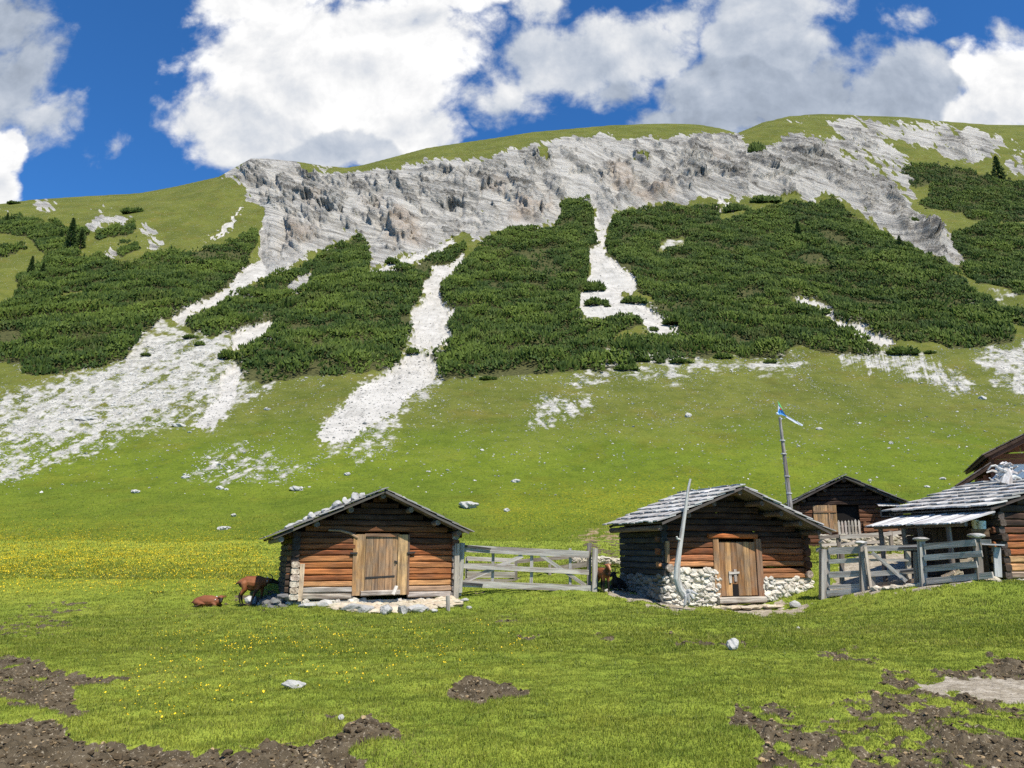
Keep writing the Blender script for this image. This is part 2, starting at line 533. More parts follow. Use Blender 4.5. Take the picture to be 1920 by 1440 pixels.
SCREE = [
    [(458, 378), (440, 408), (428, 420), (405, 440), (372, 456), (382, 456), (410, 446), (430, 430), (440, 415), (462, 384)],
    [(495, 420), (505, 425), (512, 470), (540, 470), (590, 462), (540, 485), (505, 505), (450, 535), (440, 548), (395, 575), (348, 596), (345, 612), (322, 600), (300, 606), (322, 597), (380, 562), (432, 525), (455, 498), (488, 480), (492, 450)],
    [(520, 598), (495, 628), (455, 655), (428, 648), (440, 626), (475, 610), (500, 600)],
    [(440, 675), (452, 690), (450, 715), (440, 745), (428, 762), (425, 780), (395, 802), (362, 806), (365, 795), (400, 760), (410, 740), (412, 710), (425, 690)],
    [(850, 444), (760, 488), (690, 516), (690, 525), (760, 502), (800, 482), (855, 456)],
    [(872, 476), (850, 492), (815, 503), (806, 528), (790, 540), (802, 560), (775, 585), (778, 612), (766, 640), (800, 650), (835, 645), (850, 632), (838, 616), (838, 598), (852, 588), (830, 572), (822, 545), (848, 512), (868, 492)],
    [(760, 655), (798, 658), (825, 680), (818, 708), (765, 740), (745, 770), (690, 802), (640, 832), (598, 832), (602, 805), (640, 765), (690, 715), (745, 690), (755, 672)],
    [(1102, 372), (1125, 376), (1160, 372), (1150, 402), (1138, 430), (1132, 450), (1136, 478), (1165, 500), (1206, 540), (1165, 545), (1165, 555), (1215, 570), (1275, 605), (1250, 632), (1215, 618), (1205, 590), (1160, 592), (1120, 600), (1086, 592), (1090, 550), (1098, 535), (1108, 512), (1106, 468), (1120, 458), (1118, 400)],
    [(1480, 556), (1530, 554), (1558, 572), (1566, 594), (1612, 602), (1628, 622), (1690, 636), (1660, 645), (1610, 632), (1598, 618), (1556, 598), (1548, 574), (1520, 563), (1485, 566)],
    [(1352, 375), (1338, 370), (1350, 390), (1368, 400), (1420, 392), (1380, 395), (1360, 385)],
    [(1700, 440), (1740, 465), (1775, 495), (1812, 500), (1800, 488), (1765, 478)],
    [(1140, 640), (1150, 645), (1148, 665), (1138, 662)],
    (.85, [(970, 382), (1000, 362), (1030, 360), (1025, 385), (1000, 392)]),
]
FAN = [
    (.80, [(300, 606), (345, 612), (360, 630), (400, 636), (440, 628), (425, 650), (412, 662), (430, 675), (400, 715), (380, 740), (330, 770), (260, 790), (200, 800), (140, 800), (100, 815), (20, 830), (0, 815), (60, 760), (130, 712), (200, 680), (245, 660), (268, 632)]),
    (.50, [(0, 742), (60, 722), (130, 702), (200, 680), (300, 640), (420, 650), (450, 690), (452, 740), (425, 790), (380, 800), (330, 800), (250, 815), (180, 850), (100, 872), (30, 905), (0, 905)]),
    (.5, [(820, 690), (825, 712), (790, 750), (745, 790), (680, 830), (610, 860), (570, 882), (600, 845), (640, 835), (700, 805), (750, 765), (770, 735)]),
    (.45, [(450, 720), (520, 718), (500, 745), (450, 760)]),
    (.4, [(700, 790), (745, 790), (735, 850), (660, 870), (650, 855)]),
    (.7, [(1060, 708), (1130, 694), (1136, 715), (1080, 726)]), (.55, [(1010, 740), (1060, 735), (1115, 745), (1110, 770), (1030, 800), (980, 805), (1000, 770)]),
    (.5, [(1160, 700), (1250, 690), (1300, 720), (1200, 715)]),
    (.68, [(1560, 672), (1640, 655), (1690, 662), (1760, 680), (1855, 742), (1800, 738), (1720, 712), (1620, 690)]), (.66, [(1815, 670), (1880, 650), (1925, 645), (1925, 745), (1870, 720)]),
    (.6, [(1815, 556), (1860, 545), (1900, 555), (1905, 570), (1820, 575)]), (.7, [(1232, 458), (1240, 448), (1275, 438), (1290, 445), (1288, 458), (1240, 468)]),
    (.5, [(1150, 655), (1250, 668), (1420, 668), (1500, 655), (1520, 690), (1200, 705), (1100, 715)]),
    (.42, [(380, 850), (460, 830), (600, 880), (520, 905), (340, 900)]),
]
ROCK = [
    [(415, 332), (440, 312), (472, 294), (562, 300), (622, 308), (606, 330), (660, 326), (700, 314), (770, 303), (900, 300), (1010, 274), (1080, 256), (1130, 250), (1170, 262), (1250, 258), (1330, 246), (1390, 256), (1440, 284), (1480, 255), (1530, 268), (1620, 328), (1690, 372), (1712, 386), (1690, 400), (1705, 396), (1760, 412), (1790, 450), (1812, 500), (1778, 500), (1700, 455), (1640, 418), (1582, 385), (1545, 366), (1480, 372), (1440, 378), (1350, 376), (1290, 376), (1200, 382), (1152, 400), (1135, 430), (1112, 385), (1050, 362), (1060, 388), (1040, 418), (985, 425), (930, 438), (895, 462), (860, 446), (750, 490), (700, 510), (692, 462), (675, 432), (600, 465), (540, 485), (500, 505), (488, 470), (492, 430), (486, 380), (462, 372), (450, 350)],
    (.86, [(1550, 224), (1592, 220), (1650, 255), (1705, 298), (1722, 314), (1690, 304), (1595, 278)]), (.8, [(1590, 217), (1640, 222), (1742, 252), (1728, 275), (1650, 248)]),
    (.8, [(1700, 229), (1760, 239), (1840, 247), (1872, 262), (1858, 292), (1785, 296), (1740, 266)]), (.58, [(1480, 258), (1560, 250), (1640, 275), (1700, 310), (1725, 372), (1690, 372), (1620, 328), (1530, 268)]), (.6, [(1470, 228), (1525, 216), (1520, 224), (1480, 234)]), (.5, [(1640, 222), (1760, 230), (1860, 244), (1900, 262), (1925, 285), (1925, 300), (1860, 275), (1740, 250)]), (.75, [(1870, 285), (1925, 310), (1925, 325), (1890, 318)]),
    (.6, [(50, 376), (108, 374), (112, 396), (90, 405), (70, 392)]), (.5, [(0, 388), (25, 396), (15, 402), (0, 402)]), (.6, [(158, 384), (240, 388), (245, 394), (165, 392)]),
    (.75, [(160, 412), (200, 402), (255, 414), (215, 426), (178, 430), (172, 450), (165, 440)]), (.7, [(255, 425), (285, 422), (310, 455), (300, 475), (270, 450)]), (.7, [(192, 468), (225, 452), (222, 475), (208, 485)]),
    (.8, [(530, 532), (555, 517), (578, 492), (592, 495), (578, 520), (585, 537), (560, 544)]), (.6, [(440, 545), (480, 535), (470, 550), (445, 552)]),
]
ROCKHOLE = [[(1185, 288), (1205, 286), (1222, 305), (1190, 300)], [(1005, 285), (1030, 275), (1030, 305), (1010, 310)], [(1450, 362), (1500, 360), (1485, 385), (1455, 378)], [(470, 384), (490, 388), (485, 430), (470, 440), (450, 445), (440, 430)], [(560, 303), (598, 306), (596, 330), (575, 325)], [(1400, 256), (1440, 262), (1430, 290), (1395, 280)], [(838, 446), (890, 435), (880, 460), (850, 462)]]
TAN = [[(728, 440), (740, 400), (772, 392), (780, 425), (800, 455), (770, 460), (722, 455)], [(545, 420), (600, 430), (560, 455), (530, 455)], [(1140, 345), (1150, 295), (1175, 320), (1205, 345), (1160, 355)], [(960, 400), (985, 370), (1030, 362), (1040, 395), (1000, 415), (950, 425)], [(1180, 360), (1250, 345), (1260, 365), (1190, 380)], [(562, 370), (600, 372), (600, 385), (570, 382)], [(680, 378), (715, 372), (715, 392), (680, 390)], [(1330, 280), (1360, 290), (1345, 300)], [(895, 350), (950, 345), (940, 368)]]
DIRT = [
    [(-40, 1236), (60, 1242), (120, 1258), (190, 1266), (248, 1264), (235, 1276), (180, 1284), (140, 1294), (128, 1310), (170, 1335), (135, 1345), (80, 1330), (60, 1318), (0, 1318), (-40, 1318)],
    [(-40, 1345), (40, 1345), (75, 1352), (120, 1360), (135, 1395), (200, 1398), (330, 1402), (420, 1408), (470, 1400), (560, 1398), (590, 1388), (628, 1386), (655, 1412), (700, 1428), (730, 1445), (-40, 1445)],
    [(490, 1382), (520, 1380), (585, 1395), (540, 1405), (495, 1395)], [(645, 1352), (700, 1345), (740, 1365), (778, 1384), (700, 1392), (645, 1388)],
    (.75, [(556, 1345), (600, 1335), (650, 1342), (600, 1358), (560, 1362)]),
    [(836, 1305), (848, 1282), (875, 1270), (930, 1268), (962, 1285), (1006, 1294), (960, 1304), (880, 1308)], (.75, [(795, 1303), (845, 1296), (840, 1310)]),
    (.50, [(1345, 1335), (1400, 1318), (1480, 1310), (1560, 1312), (1640, 1292), (1700, 1310), (1850, 1320), (1925, 1325), (1925, 1445), (1395, 1445), (1440, 1390), (1400, 1375)]),
    [(1380, 1320), (1402, 1312), (1408, 1328), (1390, 1334)], (.66, [(1410, 1370), (1480, 1355), (1560, 1350), (1640, 1340), (1720, 1352), (1690, 1375), (1740, 1400), (1800, 1380), (1860, 1370), (1900, 1400), (1840, 1440), (1500, 1445), (1440, 1420)]),
    [(1630, 1280), (1660, 1262), (1720, 1262), (1800, 1252), (1870, 1240), (1925, 1245), (1925, 1270), (1800, 1272), (1700, 1282)], (.7, [(1640, 1300), (1740, 1290), (1860, 1318), (1925, 1322), (1925, 1345), (1780, 1340)]),
    (.62, [(1480, 1215), (1560, 1212), (1660, 1235), (1700, 1242), (1640, 1246), (1540, 1228)]), (.6, [(1220, 1190), (1320, 1190), (1440, 1205), (1420, 1215), (1250, 1212)]), (.62, [(1660, 1200), (1740, 1210), (1735, 1222), (1670, 1216)]), (.6, [(970, 1185), (1030, 1192), (1010, 1212), (965, 1205)]), (.55, [(1090, 1180), (1170, 1190), (1165, 1210), (1100, 1200)]), (.6, [(1580, 1205), (1620, 1210), (1600, 1220)]), (.6, [(1810, 1210), (1920, 1230), (1920, 1245), (1840, 1228)]), (.55, [(920, 1145), (975, 1150), (970, 1175), (930, 1170)]),
    (.62, [(-30, 1165), (60, 1160), (150, 1172), (130, 1190), (60, 1192), (-30, 1195)]), (.62, [(10, 1140), (120, 1130), (190, 1134), (160, 1150), (60, 1152)]), (.55, [(220, 1135), (270, 1135), (262, 1148), (225, 1150)]), (.6, [(115, 1216), (150, 1218), (140, 1230), (118, 1228)]), (.55, [(-30, 1215), (30, 1220), (60, 1240), (-30, 1240)]),
    [(420, 1118), (500, 1112), (550, 1122), (545, 1137), (450, 1137), (425, 1132)], (.8, [(1040, 1010), (1095, 999), (1160, 996), (1175, 1010), (1110, 1014)]),
    (.6, [(1090, 1020), (1165, 1015), (1165, 1050), (1110, 1060)]), (.8, [(880, 1104), (920, 1106), (910, 1118), (885, 1114)]), (.8, [(855, 1125), (890, 1138), (862, 1142)]),
]
PATH = [
    [(1695, 1284), (1760, 1272), (1925, 1268), (1925, 1322), (1860, 1316), (1800, 1304), (1730, 1298)], [(1835, 1445), (1880, 1410), (1925, 1388), (1925, 1445)],
    [(1128, 1104), (1175, 1098), (1215, 1112), (1260, 1125), (1335, 1142), (1330, 1150), (1250, 1142), (1190, 1128), (1150, 1120)], [(1325, 1132), (1420, 1134), (1535, 1132), (1500, 1148), (1440, 1154), (1370, 1150)],
    (.9, [(1560, 1120), (1660, 1108), (1740, 1100), (1850, 1088), (1860, 1050), (1750, 1030), (1600, 1040), (1550, 1090)]), (.7, [(1540, 1040), (1700, 1020), (1720, 1000), (1560, 1004)]),
    (.6, [(1080, 1046), (1165, 1042), (1165, 1058), (1100, 1066)]), (.7, [(600, 1340), (650, 1345), (640, 1358), (600, 1350)]), (.6, [(560, 1350), (590, 1345), (590, 1360), (565, 1365)]),
    (.62, [(640, 1128), (850, 1118), (850, 1140), (690, 1146)]),
]
FLOWER = [(1.0, [(-40, 1036), (200, 1034), (420, 1040), (520, 1050), (520, 1070), (400, 1075), (250, 1078), (100, 1085), (-40, 1090)]), (.55, [(-40, 1000), (480, 1005), (520, 1040), (-40, 1040)]), (.4, [(-40, 1080), (520, 1070), (500, 1100), (-40, 1110)]), (.35, [(900, 930), (1250, 890), (1500, 900), (1450, 940), (1160, 980), (920, 990)])]
FLOWER_NEAR = [(.9, [(320, 1185), (500, 1172), (660, 1190), (640, 1225), (330, 1215)]), (.13, [(330, 1175), (700, 1180), (960, 1215), (900, 1260), (560, 1300), (250, 1390), (180, 1300), (300, 1230)]), (.35, [(300, 1160), (1000, 1185), (980, 1250), (300, 1250)])]

R_PINE = {k: raster(v, 1) for k, v in PINE.items()}
R_SCREE = raster(SCREE, 2); R_SCREEB = raster(SCREE, 6); R_ROCKB = raster(ROCK, 9); R_FAN = raster(FAN, 4); R_ROCK = raster(ROCK, 3); R_RH = raster(ROCKHOLE, 3); R_TAN = raster(TAN, 3)
R_DIRT = raster(DIRT, 5); R_PATH = raster(PATH, 4); R_FL = raster(FLOWER, 13); R_FLN = raster(FLOWER_NEAR, 6)


def cover(X, Y, Z):
    """ground cover at points of the undisplaced slope"""
    Ys = np.maximum(Y, 1.5)
    px, py = to_px(X, Ys, Z)
    k = 1 / np.maximum(Ys, 8)
    far = sstep(36, 60, Y)
    u = px / 40.0; v = py / 40.0
    wx = fbm(u, v, 4, 21, .6) * 7; wy = fbm(u, v, 4, 22, .6) * 6
    c = {}
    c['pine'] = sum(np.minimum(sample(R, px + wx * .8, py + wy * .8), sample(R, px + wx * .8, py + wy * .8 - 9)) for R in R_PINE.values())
    fn = fbm(px / 11., py / 7., 4, 36, .68)
    scb = sample(R_SCREEB, px + wx * .6, py + wy * .5)
    c['scree'] = sstep(.26, .60, sample(R_SCREE, px + wx * .8, py + wy * .6) + .48 * fn) * sstep(.05, .2, scb)
    ang = -0.55 * sstep(1200, 600, px) + .45 * sstep(1500, 1800, px)
    st = .75 * fbm((px * np.cos(ang) + py * np.sin(ang)) / 70.0, (-px * np.sin(ang) + py * np.cos(ang)) / 15.0, 4, 31, .6)
    st = st + 0.8 * fbm(px / 26.0, py / 9.0, 5, 33, .68)
    fan = sample(R_FAN, px + wx * 1.5, py + wy * 1.5)
    c['fan'] = sstep(-.20, .16, fan - .58 + st * .52) * sstep(.08, .25, fan)
    c['fan'] = np.maximum(c['fan'], sstep(-.16, .16, scb * 1.3 - .56 + fn * .5 + st * .12) * sstep(.05, .15, scb) * (py > 560))
    rk = sample(R_ROCK, px + wx, py + wy) - sample(R_RH, px + wx, py + wy)
    rn = fbm((px + .7 * py) / 30.0, (py - .7 * px) / 9.0, 5, 41, .6)
    c['rock'] = sstep(-.1, .1, rk - .5 + rn * .44) * sstep(.05, .2, rk)
    rgh = sstep(-.35, .45, fbm((px + .9 * py) / 90., (py - .9 * px) / 34., 4, 43, .6) - .15)
    for (qx, qy, qa, qb, qv) in ROUGH:
        rgh = np.clip(rgh + qv * np.exp(-(((px - qx) / qa) ** 2 + ((py - qy) / qb) ** 2)), 0, 1)
    c['rough'] = rgh
    c['tan'] = sample(R_TAN, px + wx * 1.5, py + wy * 1.5)
    dn = fbm(X * 1.1, Y * 1.1, 5, 51, .62)
    d = sample(R_DIRT, px + wx, py + wy)
    # scattered small bare patches in the trodden pasture
    c['dirt'] = np.maximum(sstep(-.16, .20, d - .50 + dn * .42 + fbm(X * 4.2, Y * 4.2, 3, 52) * .30) * sstep(.1, .3, d), 0)
    pth = sample(R_PATH, px + wx, py + wy)
    c['path'] = sstep(-.15, .15, pth - .5 + dn * .34 + fbm(X * 4.2, Y * 4.2, 3, 53) * .2) * sstep(.05, .2, pth)
    c['flower'] = sample(R_FL, px + wx * 3, py + wy * 2) * (py > 880)
    c['px'] = px; c['py'] = py; c['far'] = far
    near = sstep(1000, 1040, py)
    for q in ('dirt', 'path'): c[q] = c[q] * sstep(975, 990, py)
    for q in ('scree', 'fan', 'rock', 'tan', 'pine'): c[q] = c[q] * (1 - near)
    return c


ROUGH = [(1520, 300, 60, 40, .8), (1620, 350, 70, 35, .8), (1690, 375, 40, 30, .6), (1330, 310, 120, 60, .25), (850, 350, 90, 35, .6), (600, 385, 60, 30, .5), (1000, 320, 60, 25, .3), (1740, 430, 40, 30, .6), (640, 470, 80, 25, -.8), (800, 430, 60, 50, -.7), (520, 440, 40, 40, -.7), (1080, 300, 60, 40, -.5), (930, 410, 60, 30, -.6), (1100, 370, 30, 30, -.8)]
# recesses and buttresses of the cliff, photo x, y, half sizes, metres pushed in
CAVES = [(848, 380, 22, 10, 8), (612, 398, 16, 11, 7), (575, 378, 12, 8, 5), (700, 382, 20, 9, 5), (552, 408, 12, 7, 4), (925, 352, 25, 7, 5), (760, 400, 12, 5, 4), (640, 400, 8, 6, 4), (1682, 360, 22, 8, 6), (1660, 340, 14, 6, 3),
         (1170, 330, 16, 24, -5), (752, 428, 22, 30, -6), (560, 430, 28, 18, -4), (1510, 285, 30, 18, -5), (820, 330, 40, 8, 3), (880, 322, 30, 7, 3), (1020, 300, 18, 14, -4), (1090, 330, 30, 8, 3), (640, 340, 26, 14, -4), (720, 350, 30, 12, -3),
         (1240, 360, 18, 12, -4), (1610, 330, 40, 8, 4), (1450, 330, 50, 6, -3), (520, 360, 16, 12, -3), (480, 345, 16, 8, 3), (1320, 300, 30, 6, 3), (1300, 325, 40, 7, -3), (1385, 330, 40, 6, 3), (1740, 440, 20, 12, -5), (1000, 385, 26, 18, -4)]


def surface(X, Y, Z0=None):
    """final ground: X', Y', Z', cover"""
    Z = base_z(X, Y) if Z0 is None else Z0
    c = cover(X, Y, Z)
    px, py = c['px'], c['py']
    far = c['far']
    yr = ridge_y(X / np.maximum(Y, 1.0))
    crest = sstep(2, 30, py - yr) * sstep(55, 110, Y)
    # broad relief: runnels down the slope
    rel = fbm(X / 38.0 + .2 * Y / 38.0, Y / 90.0, 4, 61) * 2.6 + fbm(X / 9.0, Y / 16.0, 3, 62) * 0.35
    Z1 = Z + rel * crest * sstep(60, 180, Y)
    Z1 += fbm(X / 7.0, Y / 7.0, 3, 63) * 0.10 * sstep(20, 50, Y) * (1 - sstep(90, 160, Y))
    Z1 -= 0.7 * c['scree'] * sstep(80, 120, Y)
    Y1 = Y.copy(); X1 = X.copy()
    m = c['rock'] > 0.01
    if m.any():
        x = X[m]; z = Z[m]; a = x / Y[m]; w = c['rock'][m] * sstep(0, 12, (py - yr)[m])
        th = np.radians(14 + 42 * sstep(-.12, .14, a))
        wob = fbm(x / 22.0, z / 22.0, 4, 71) * 5.0
        q = z * np.cos(th) + x * np.sin(th) + wob
        al = x * np.cos(th) - z * np.sin(th)
        s1 = ridged(q / 7.5, al / 34.0, 4, 72, .55)
        s2 = ridged(q / 2.6, al / 11.0, 3, 75, .6)
        chunk, idr, _, _ = worley(x / 9.0 + .3 * fbm(x / 5, z / 5, 2, 78), z / 7.0, 79)
        blk = (idr - .5) * sstep(0.75, .45, chunk)
        gul = np.abs(fbm(x / 16.0, z / 60.0, 3, 77))
        s3 = ridged(q / 1.15, al / 4.5, 2, 78, .6)
        ro = c['rough'][m]
        d = (.35 + 1.1 * ro) * s1 + (.22 + 1.0 * ro) * s2 + (.14 + .36 * ro) * s3 + .8 * blk * ro - 1.0 * sstep(.2, 0, gul) * (1 - sstep(-.05, .1, a))
        cv = np.zeros_like(d)
        wx = fbm(px[m] / 14.0, py[m] / 14.0, 3, 81) * 8
        for (cx, cy, rx, ry, dp) in CAVES:
            r = np.hypot((px[m] + wx - cx) / rx, (py[m] + wx * .6 - cy) / ry)
            cv -= dp * sstep(1.15, .75, r)
        d = (d + cv * .62) * w * sstep(.45, .97, sample(R_ROCKB, px[m], py[m]))
        Y1[m] -= d * 0.92
        Z1[m] += d * 0.38
    # trodden mud: clods
    lum = np.abs(fbm(X * 3.1, Y * 3.1, 4, 91, .6)) * 0.085 + fbm(X * 9, Y * 9, 2, 92) * 0.018
    n = 1 - far
    Z1 += (lum - 0.05) * c['dirt'] * n
    Z1 += (fbm(X * .9, Y * .9, 3, 93) * 0.045 + fbm(X * 2.1, Y * 2.1, 3, 95) * 0.03 + fbm(X * 4, Y * 4, 2, 94) * 0.012) * n * (1 - c['path'] * .6)
    return X1, Y1, Z1, c


def gz(x, y):
    X = np.array([float(x)]); Y = np.array([float(y)])
    return float(surface(X, Y)[2][0])


# ---- grid
Y0 = 12.0
_c = np.linspace(-0.80, 0.80, 1480)
_out = 0.80 + 0.45 * np.linspace(0, 1, 40)[1:] ** 1.4
acol = np.concatenate([-_out[::-1], _c, _out])
_py_near = np.arange(1560, 1034, -1.9)
_Yn = (CZ - 0.02) / -slope_of(_py_near + 0.0)
_Yn = _Yn[_Yn < 24]
rows = [np.linspace(-14, _Yn[0], 26)[:-1], _Yn]
_r2 = np.linspace(_Yn[-1], 46, 190)[1:]
rows.append(_r2)
_Yall = np.interp(-np.arange(1002, 172, -1.28), -_ky, _kY)
_Yall = _Yall[(_Yall > 46.3) & (_Yall < 366)]
rows.append(_Yall)
rows.append(np.linspace(367, 470, 40)); rows.append(np.linspace(480, 900, 12))
Yrow = np.concatenate(rows)
NR, NC = len(Yrow), len(acol)
XX = acol[None, :] * (Yrow[:, None] + Y0); YYg = np.repeat(Yrow[:, None], NC, 1)
print('terrain grid', NR, NC)
X1, Y1, Z1, CV = surface(XX.ravel(), YYg.ravel())
X1 = X1.reshape(NR, NC); Y1 = Y1.reshape(NR, NC); Z1 = Z1.reshape(NR, NC)
CV = {k: v.reshape(NR, NC) for k, v in CV.items()}
SPLIT = int(np.searchsorted(Yrow, 44.0))


def grid_obj(name, r0, r1, mat, label, cat):
    nr = r1 - r0
    V = np.stack([X1[r0:r1], Y1[r0:r1], Z1[r0:r1]], -1).reshape(-1, 3)
    idx = np.arange(nr * NC).reshape(nr, NC)
    Fq = np.stack([idx[:-1, :-1], idx[:-1, 1:], idx[1:, 1:], idx[1:, :-1]], -1).reshape(-1, 4)
    f = lambda *ks: np.stack([CV[k][r0:r1].ravel() for k in ks], -1)
    py = CV['py'][r0:r1].ravel()
    dry = sstep(930, 720, py) * .85 + .2 * sstep(640, 400, py)
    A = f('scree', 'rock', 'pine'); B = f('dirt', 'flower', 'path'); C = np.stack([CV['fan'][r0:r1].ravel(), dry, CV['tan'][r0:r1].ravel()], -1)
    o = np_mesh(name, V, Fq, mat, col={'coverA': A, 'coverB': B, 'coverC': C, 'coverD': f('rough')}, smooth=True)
    tag(o, label, cat, kind='structure')
    return o


# ---- ground materials
def near_green(t, pos):
    n1 = t.noise(pos, 0.35, 4, .6); n2 = t.noise(pos, 1.7, 4, .6); n3 = t.noise(pos, 9.0, 3, .6)
    c = t.mix(t.ss(.35, .65, n1), GREEN_A, GREEN_B)
    c = t.mix(t.math('MULTIPLY', t.ss(.45, .7, n2), .55), c, GREEN_C)
    return c, n1, n2, n3


GREEN_A = (.208, .256, .032, 1); GREEN_B = (.272, .306, .042, 1); GREEN_C = (.140, .192, .026, 1)


def mat_ground():
    m, t, b = new_mat('meadow_soil_and_turf')
    pos = t.node('ShaderNodeNewGeometry').outputs['Position']
    A = t.node('ShaderNodeSeparateColor', Color=t.attr('coverB'))
    dirt, flo, path = A.outputs[0], A.outputs[1], A.outputs[2]
    g, n1, n2, n3 = near_green(t, pos)
    fine = t.noise(pos, 40, 3, .6)
    g = t.mix(t.math('MULTIPLY', t.ss(.4, .65, fine), .5), g, (.05, .1, .01, 1))
    fl = t.noise(pos, 14.0, 2, .5)
    g = t.mix(t.math('MULTIPLY', t.ss(.5, .62, fl), t.math('MULTIPLY', flo, .8)), g, (.46, .36, .005, 1))
    mud = t.mix(t.ss(.3, .7, t.noise(pos, 3.0, 5, .65)), (.055, .042, .025, 1), (.125, .098, .062, 1))
    mud = t.mix(t.ss(.57, .66, t.noise(pos, 30, 4, .7)), mud, (.33, .28, .20, 1))
    grv = t.mix(t.ss(.35, .7, t.noise(pos, 5, 6, .7)), (.25, .21, .15, 1), (.46, .405, .32, 1))
    grv = t.mix(t.math('MULTIPLY', t.ss(.55, .62, t.noise(pos, 17, 3, .6)), .6), grv, (.16, .13, .1, 1))
    br = t.math('MULTIPLY', t.math('SUBTRACT', t.noise(pos, 7, 4, .7), .5), .9)
    c = t.mix(t.ss(.35, .6, t.math('ADD', path, br)), g, grv)
    c = t.mix(t.ss(.35, .6, t.math('ADD', dirt, br)), c, mud)
    t.put(b.inputs['Base Color'], c)
    b.inputs['Roughness'].default_value = .95; b.inputs['Specular IOR Level'].default_value = .1
    h = t.math('ADD', t.noise(pos, 12, 5, .7), t.math('MULTIPLY', fine, .4))
    t.put(b.inputs['Normal'], t.bump(h, .7, .06))
    return m


def mat_slope():
    m, t, b = new_mat('mountain_side')
    pos = t.node('ShaderNodeNewGeometry').outputs['Position']
    A = t.node('ShaderNodeSeparateColor', Color=t.attr('coverA')); B = t.node('ShaderNodeSeparateColor', Color=t.attr('coverB')); C = t.node('ShaderNodeSeparateColor', Color=t.attr('coverC'))
    scree, rock, pine = A.outputs; dirt, flo, path = B.outputs; fan, dry, tan = C.outputs
    # grass
    n1 = t.noise(pos, 0.09, 4, .6); n2 = t.noise(pos, .5, 5, .65); n3 = t.noise(pos, 2.6, 4, .65)
    lush = t.mix(t.ss(.35, .65, n1), (.098, .134, .013, 1), (.130, .166, .016, 1))
    olive = t.mix(t.ss(.35, .65, n1), (.094, .107, .020, 1), (.126, .136, .027, 1))
    g = t.mix(t.ss(.15, .85, t.math('ADD', dry, t.math('MULTIPLY', t.math('SUBTRACT', n1, .5), .9))), lush, olive)
    g = t.mix(t.math('MULTIPLY', t.ss(.42, .68, n2), .6), g, t.mix(1.0, g, (.62, .68, .6, 1), 'MULTIPLY'))
    g = t.mix(t.math('MULTIPLY', t.ss(.48, .70, t.noise(pos, .21, 5, .65)), .55), g, t.mix(1.0, g, (1.18, .92, 1.0, 1), 'MULTIPLY'))
    g = t.mix(t.math('MULTIPLY', t.ss(.48, .68, n3), .6), g, t.mix(1.0, g, (.5, .56, .6, 1), 'MULTIPLY'))
    n4 = t.noise(pos, 7.0, 3, .7)
    g = t.mix(t.math('MULTIPLY', t.ss(.5, .66, n4), .5), g, t.mix(1.0, g, (.5, .56, .55, 1), 'MULTIPLY'))
    g = t.mix(t.math('MULTIPLY', t.ss(.5, .36, n4), .4), g, t.mix(1.0, g, (1.5, 1.4, 1.5, 1), 'MULTIPLY'))
    fl = t.noise(pos, 5.0, 2, .5)
    g = t.mix(t.math('MULTIPLY', t.ss(.5, .62, fl), t.math('MULTIPLY', flo, .8)), g, (.40, .31, .005, 1))
    dotn = t.noise(pos, 2.6, 3, .7)
    g = t.mix(t.math('MULTIPLY', t.ss(.635, .67, dotn), t.math('ADD', t.math('MULTIPLY', dry, .8), .05)), g, (.36, .35, .31, 1))
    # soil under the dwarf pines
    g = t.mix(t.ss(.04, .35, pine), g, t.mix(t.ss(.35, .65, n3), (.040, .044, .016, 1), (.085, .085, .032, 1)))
    # gravel
    s = t.mix(t.ss(.3, .7, t.noise(pos, .35, 6, .7)), (.34, .322, .285, 1), (.48, .455, .41, 1))
    s = t.mix(t.math('MULTIPLY', t.ss(.5, .68, t.noise(t.mapping(pos, (.9, .10, .25)), 1.0, 5, .7)), .65), s, (.24, .228, .20, 1))
    s = t.mix(t.math('MULTIPLY', t.ss(.56, .66, t.noise(pos, 1.3, 4, .7)), .45), s, (.26, .24, .21, 1))
    fc = t.mix(t.ss(.34, .62, t.noise(t.mapping(pos, (.7, .35, .7)), 1.3, 7, .78)), (.22, .21, .18, 1), (.45, .43, .38, 1))
    c = t.mix(fan, g, fc)
    # rock: grey limestone, beds dipping to the right
    xr_ = t.ss(5.0, 45.0, t.node('ShaderNodeSeparateXYZ', Vector=pos).outputs[0])
    rough = t.node('ShaderNodeSeparateColor', Color=t.attr('coverD')).outputs[0]
    b1 = t.fmix(xr_, t.noise(t.mapping(t.mapping(pos, (1, 1, 1), (0, math.radians(-24), 0)), (.016, .016, .30)), 1.0, 6, .72, .35), t.noise(t.mapping(t.mapping(pos, (1, 1, 1), (0, math.radians(-54), 0)), (.014, .014, .26)), 1.0, 6, .72, .3))
    b2 = t.noise(pos, .22, 6, .7)
    r = t.mix(t.ss(.40, .57, b1), t.mix(rough, (.33, .31, .27, 1), (.15, .142, .127, 1)), t.mix(rough, (.53, .50, .44, 1), (.39, .37, .33, 1)))
    cr = t.fmix(xr_, t.noise(t.mapping(t.mapping(pos, (1, 1, 1), (0, math.radians(-24), 0)), (.05, .05, .9)), 1.0, 5, .72, .4), t.noise(t.mapping(t.mapping(pos, (1, 1, 1), (0, math.radians(-54), 0)), (.04, .04, .6)), 1.0, 5, .72, .4))
    r = t.mix(t.math('MULTIPLY', t.ss(.52, .60, cr), .72), r, t.mix(1.0, r, (.45, .44, .43, 1), 'MULTIPLY'))  # shadow in the cracks is darkened into the rock colour
    r = t.mix(t.math('MULTIPLY', t.ss(.46, .7, b2), t.math('SUBTRACT', .6, t.math('MULTIPLY', rough, .4))), r, (.47, .455, .425, 1))
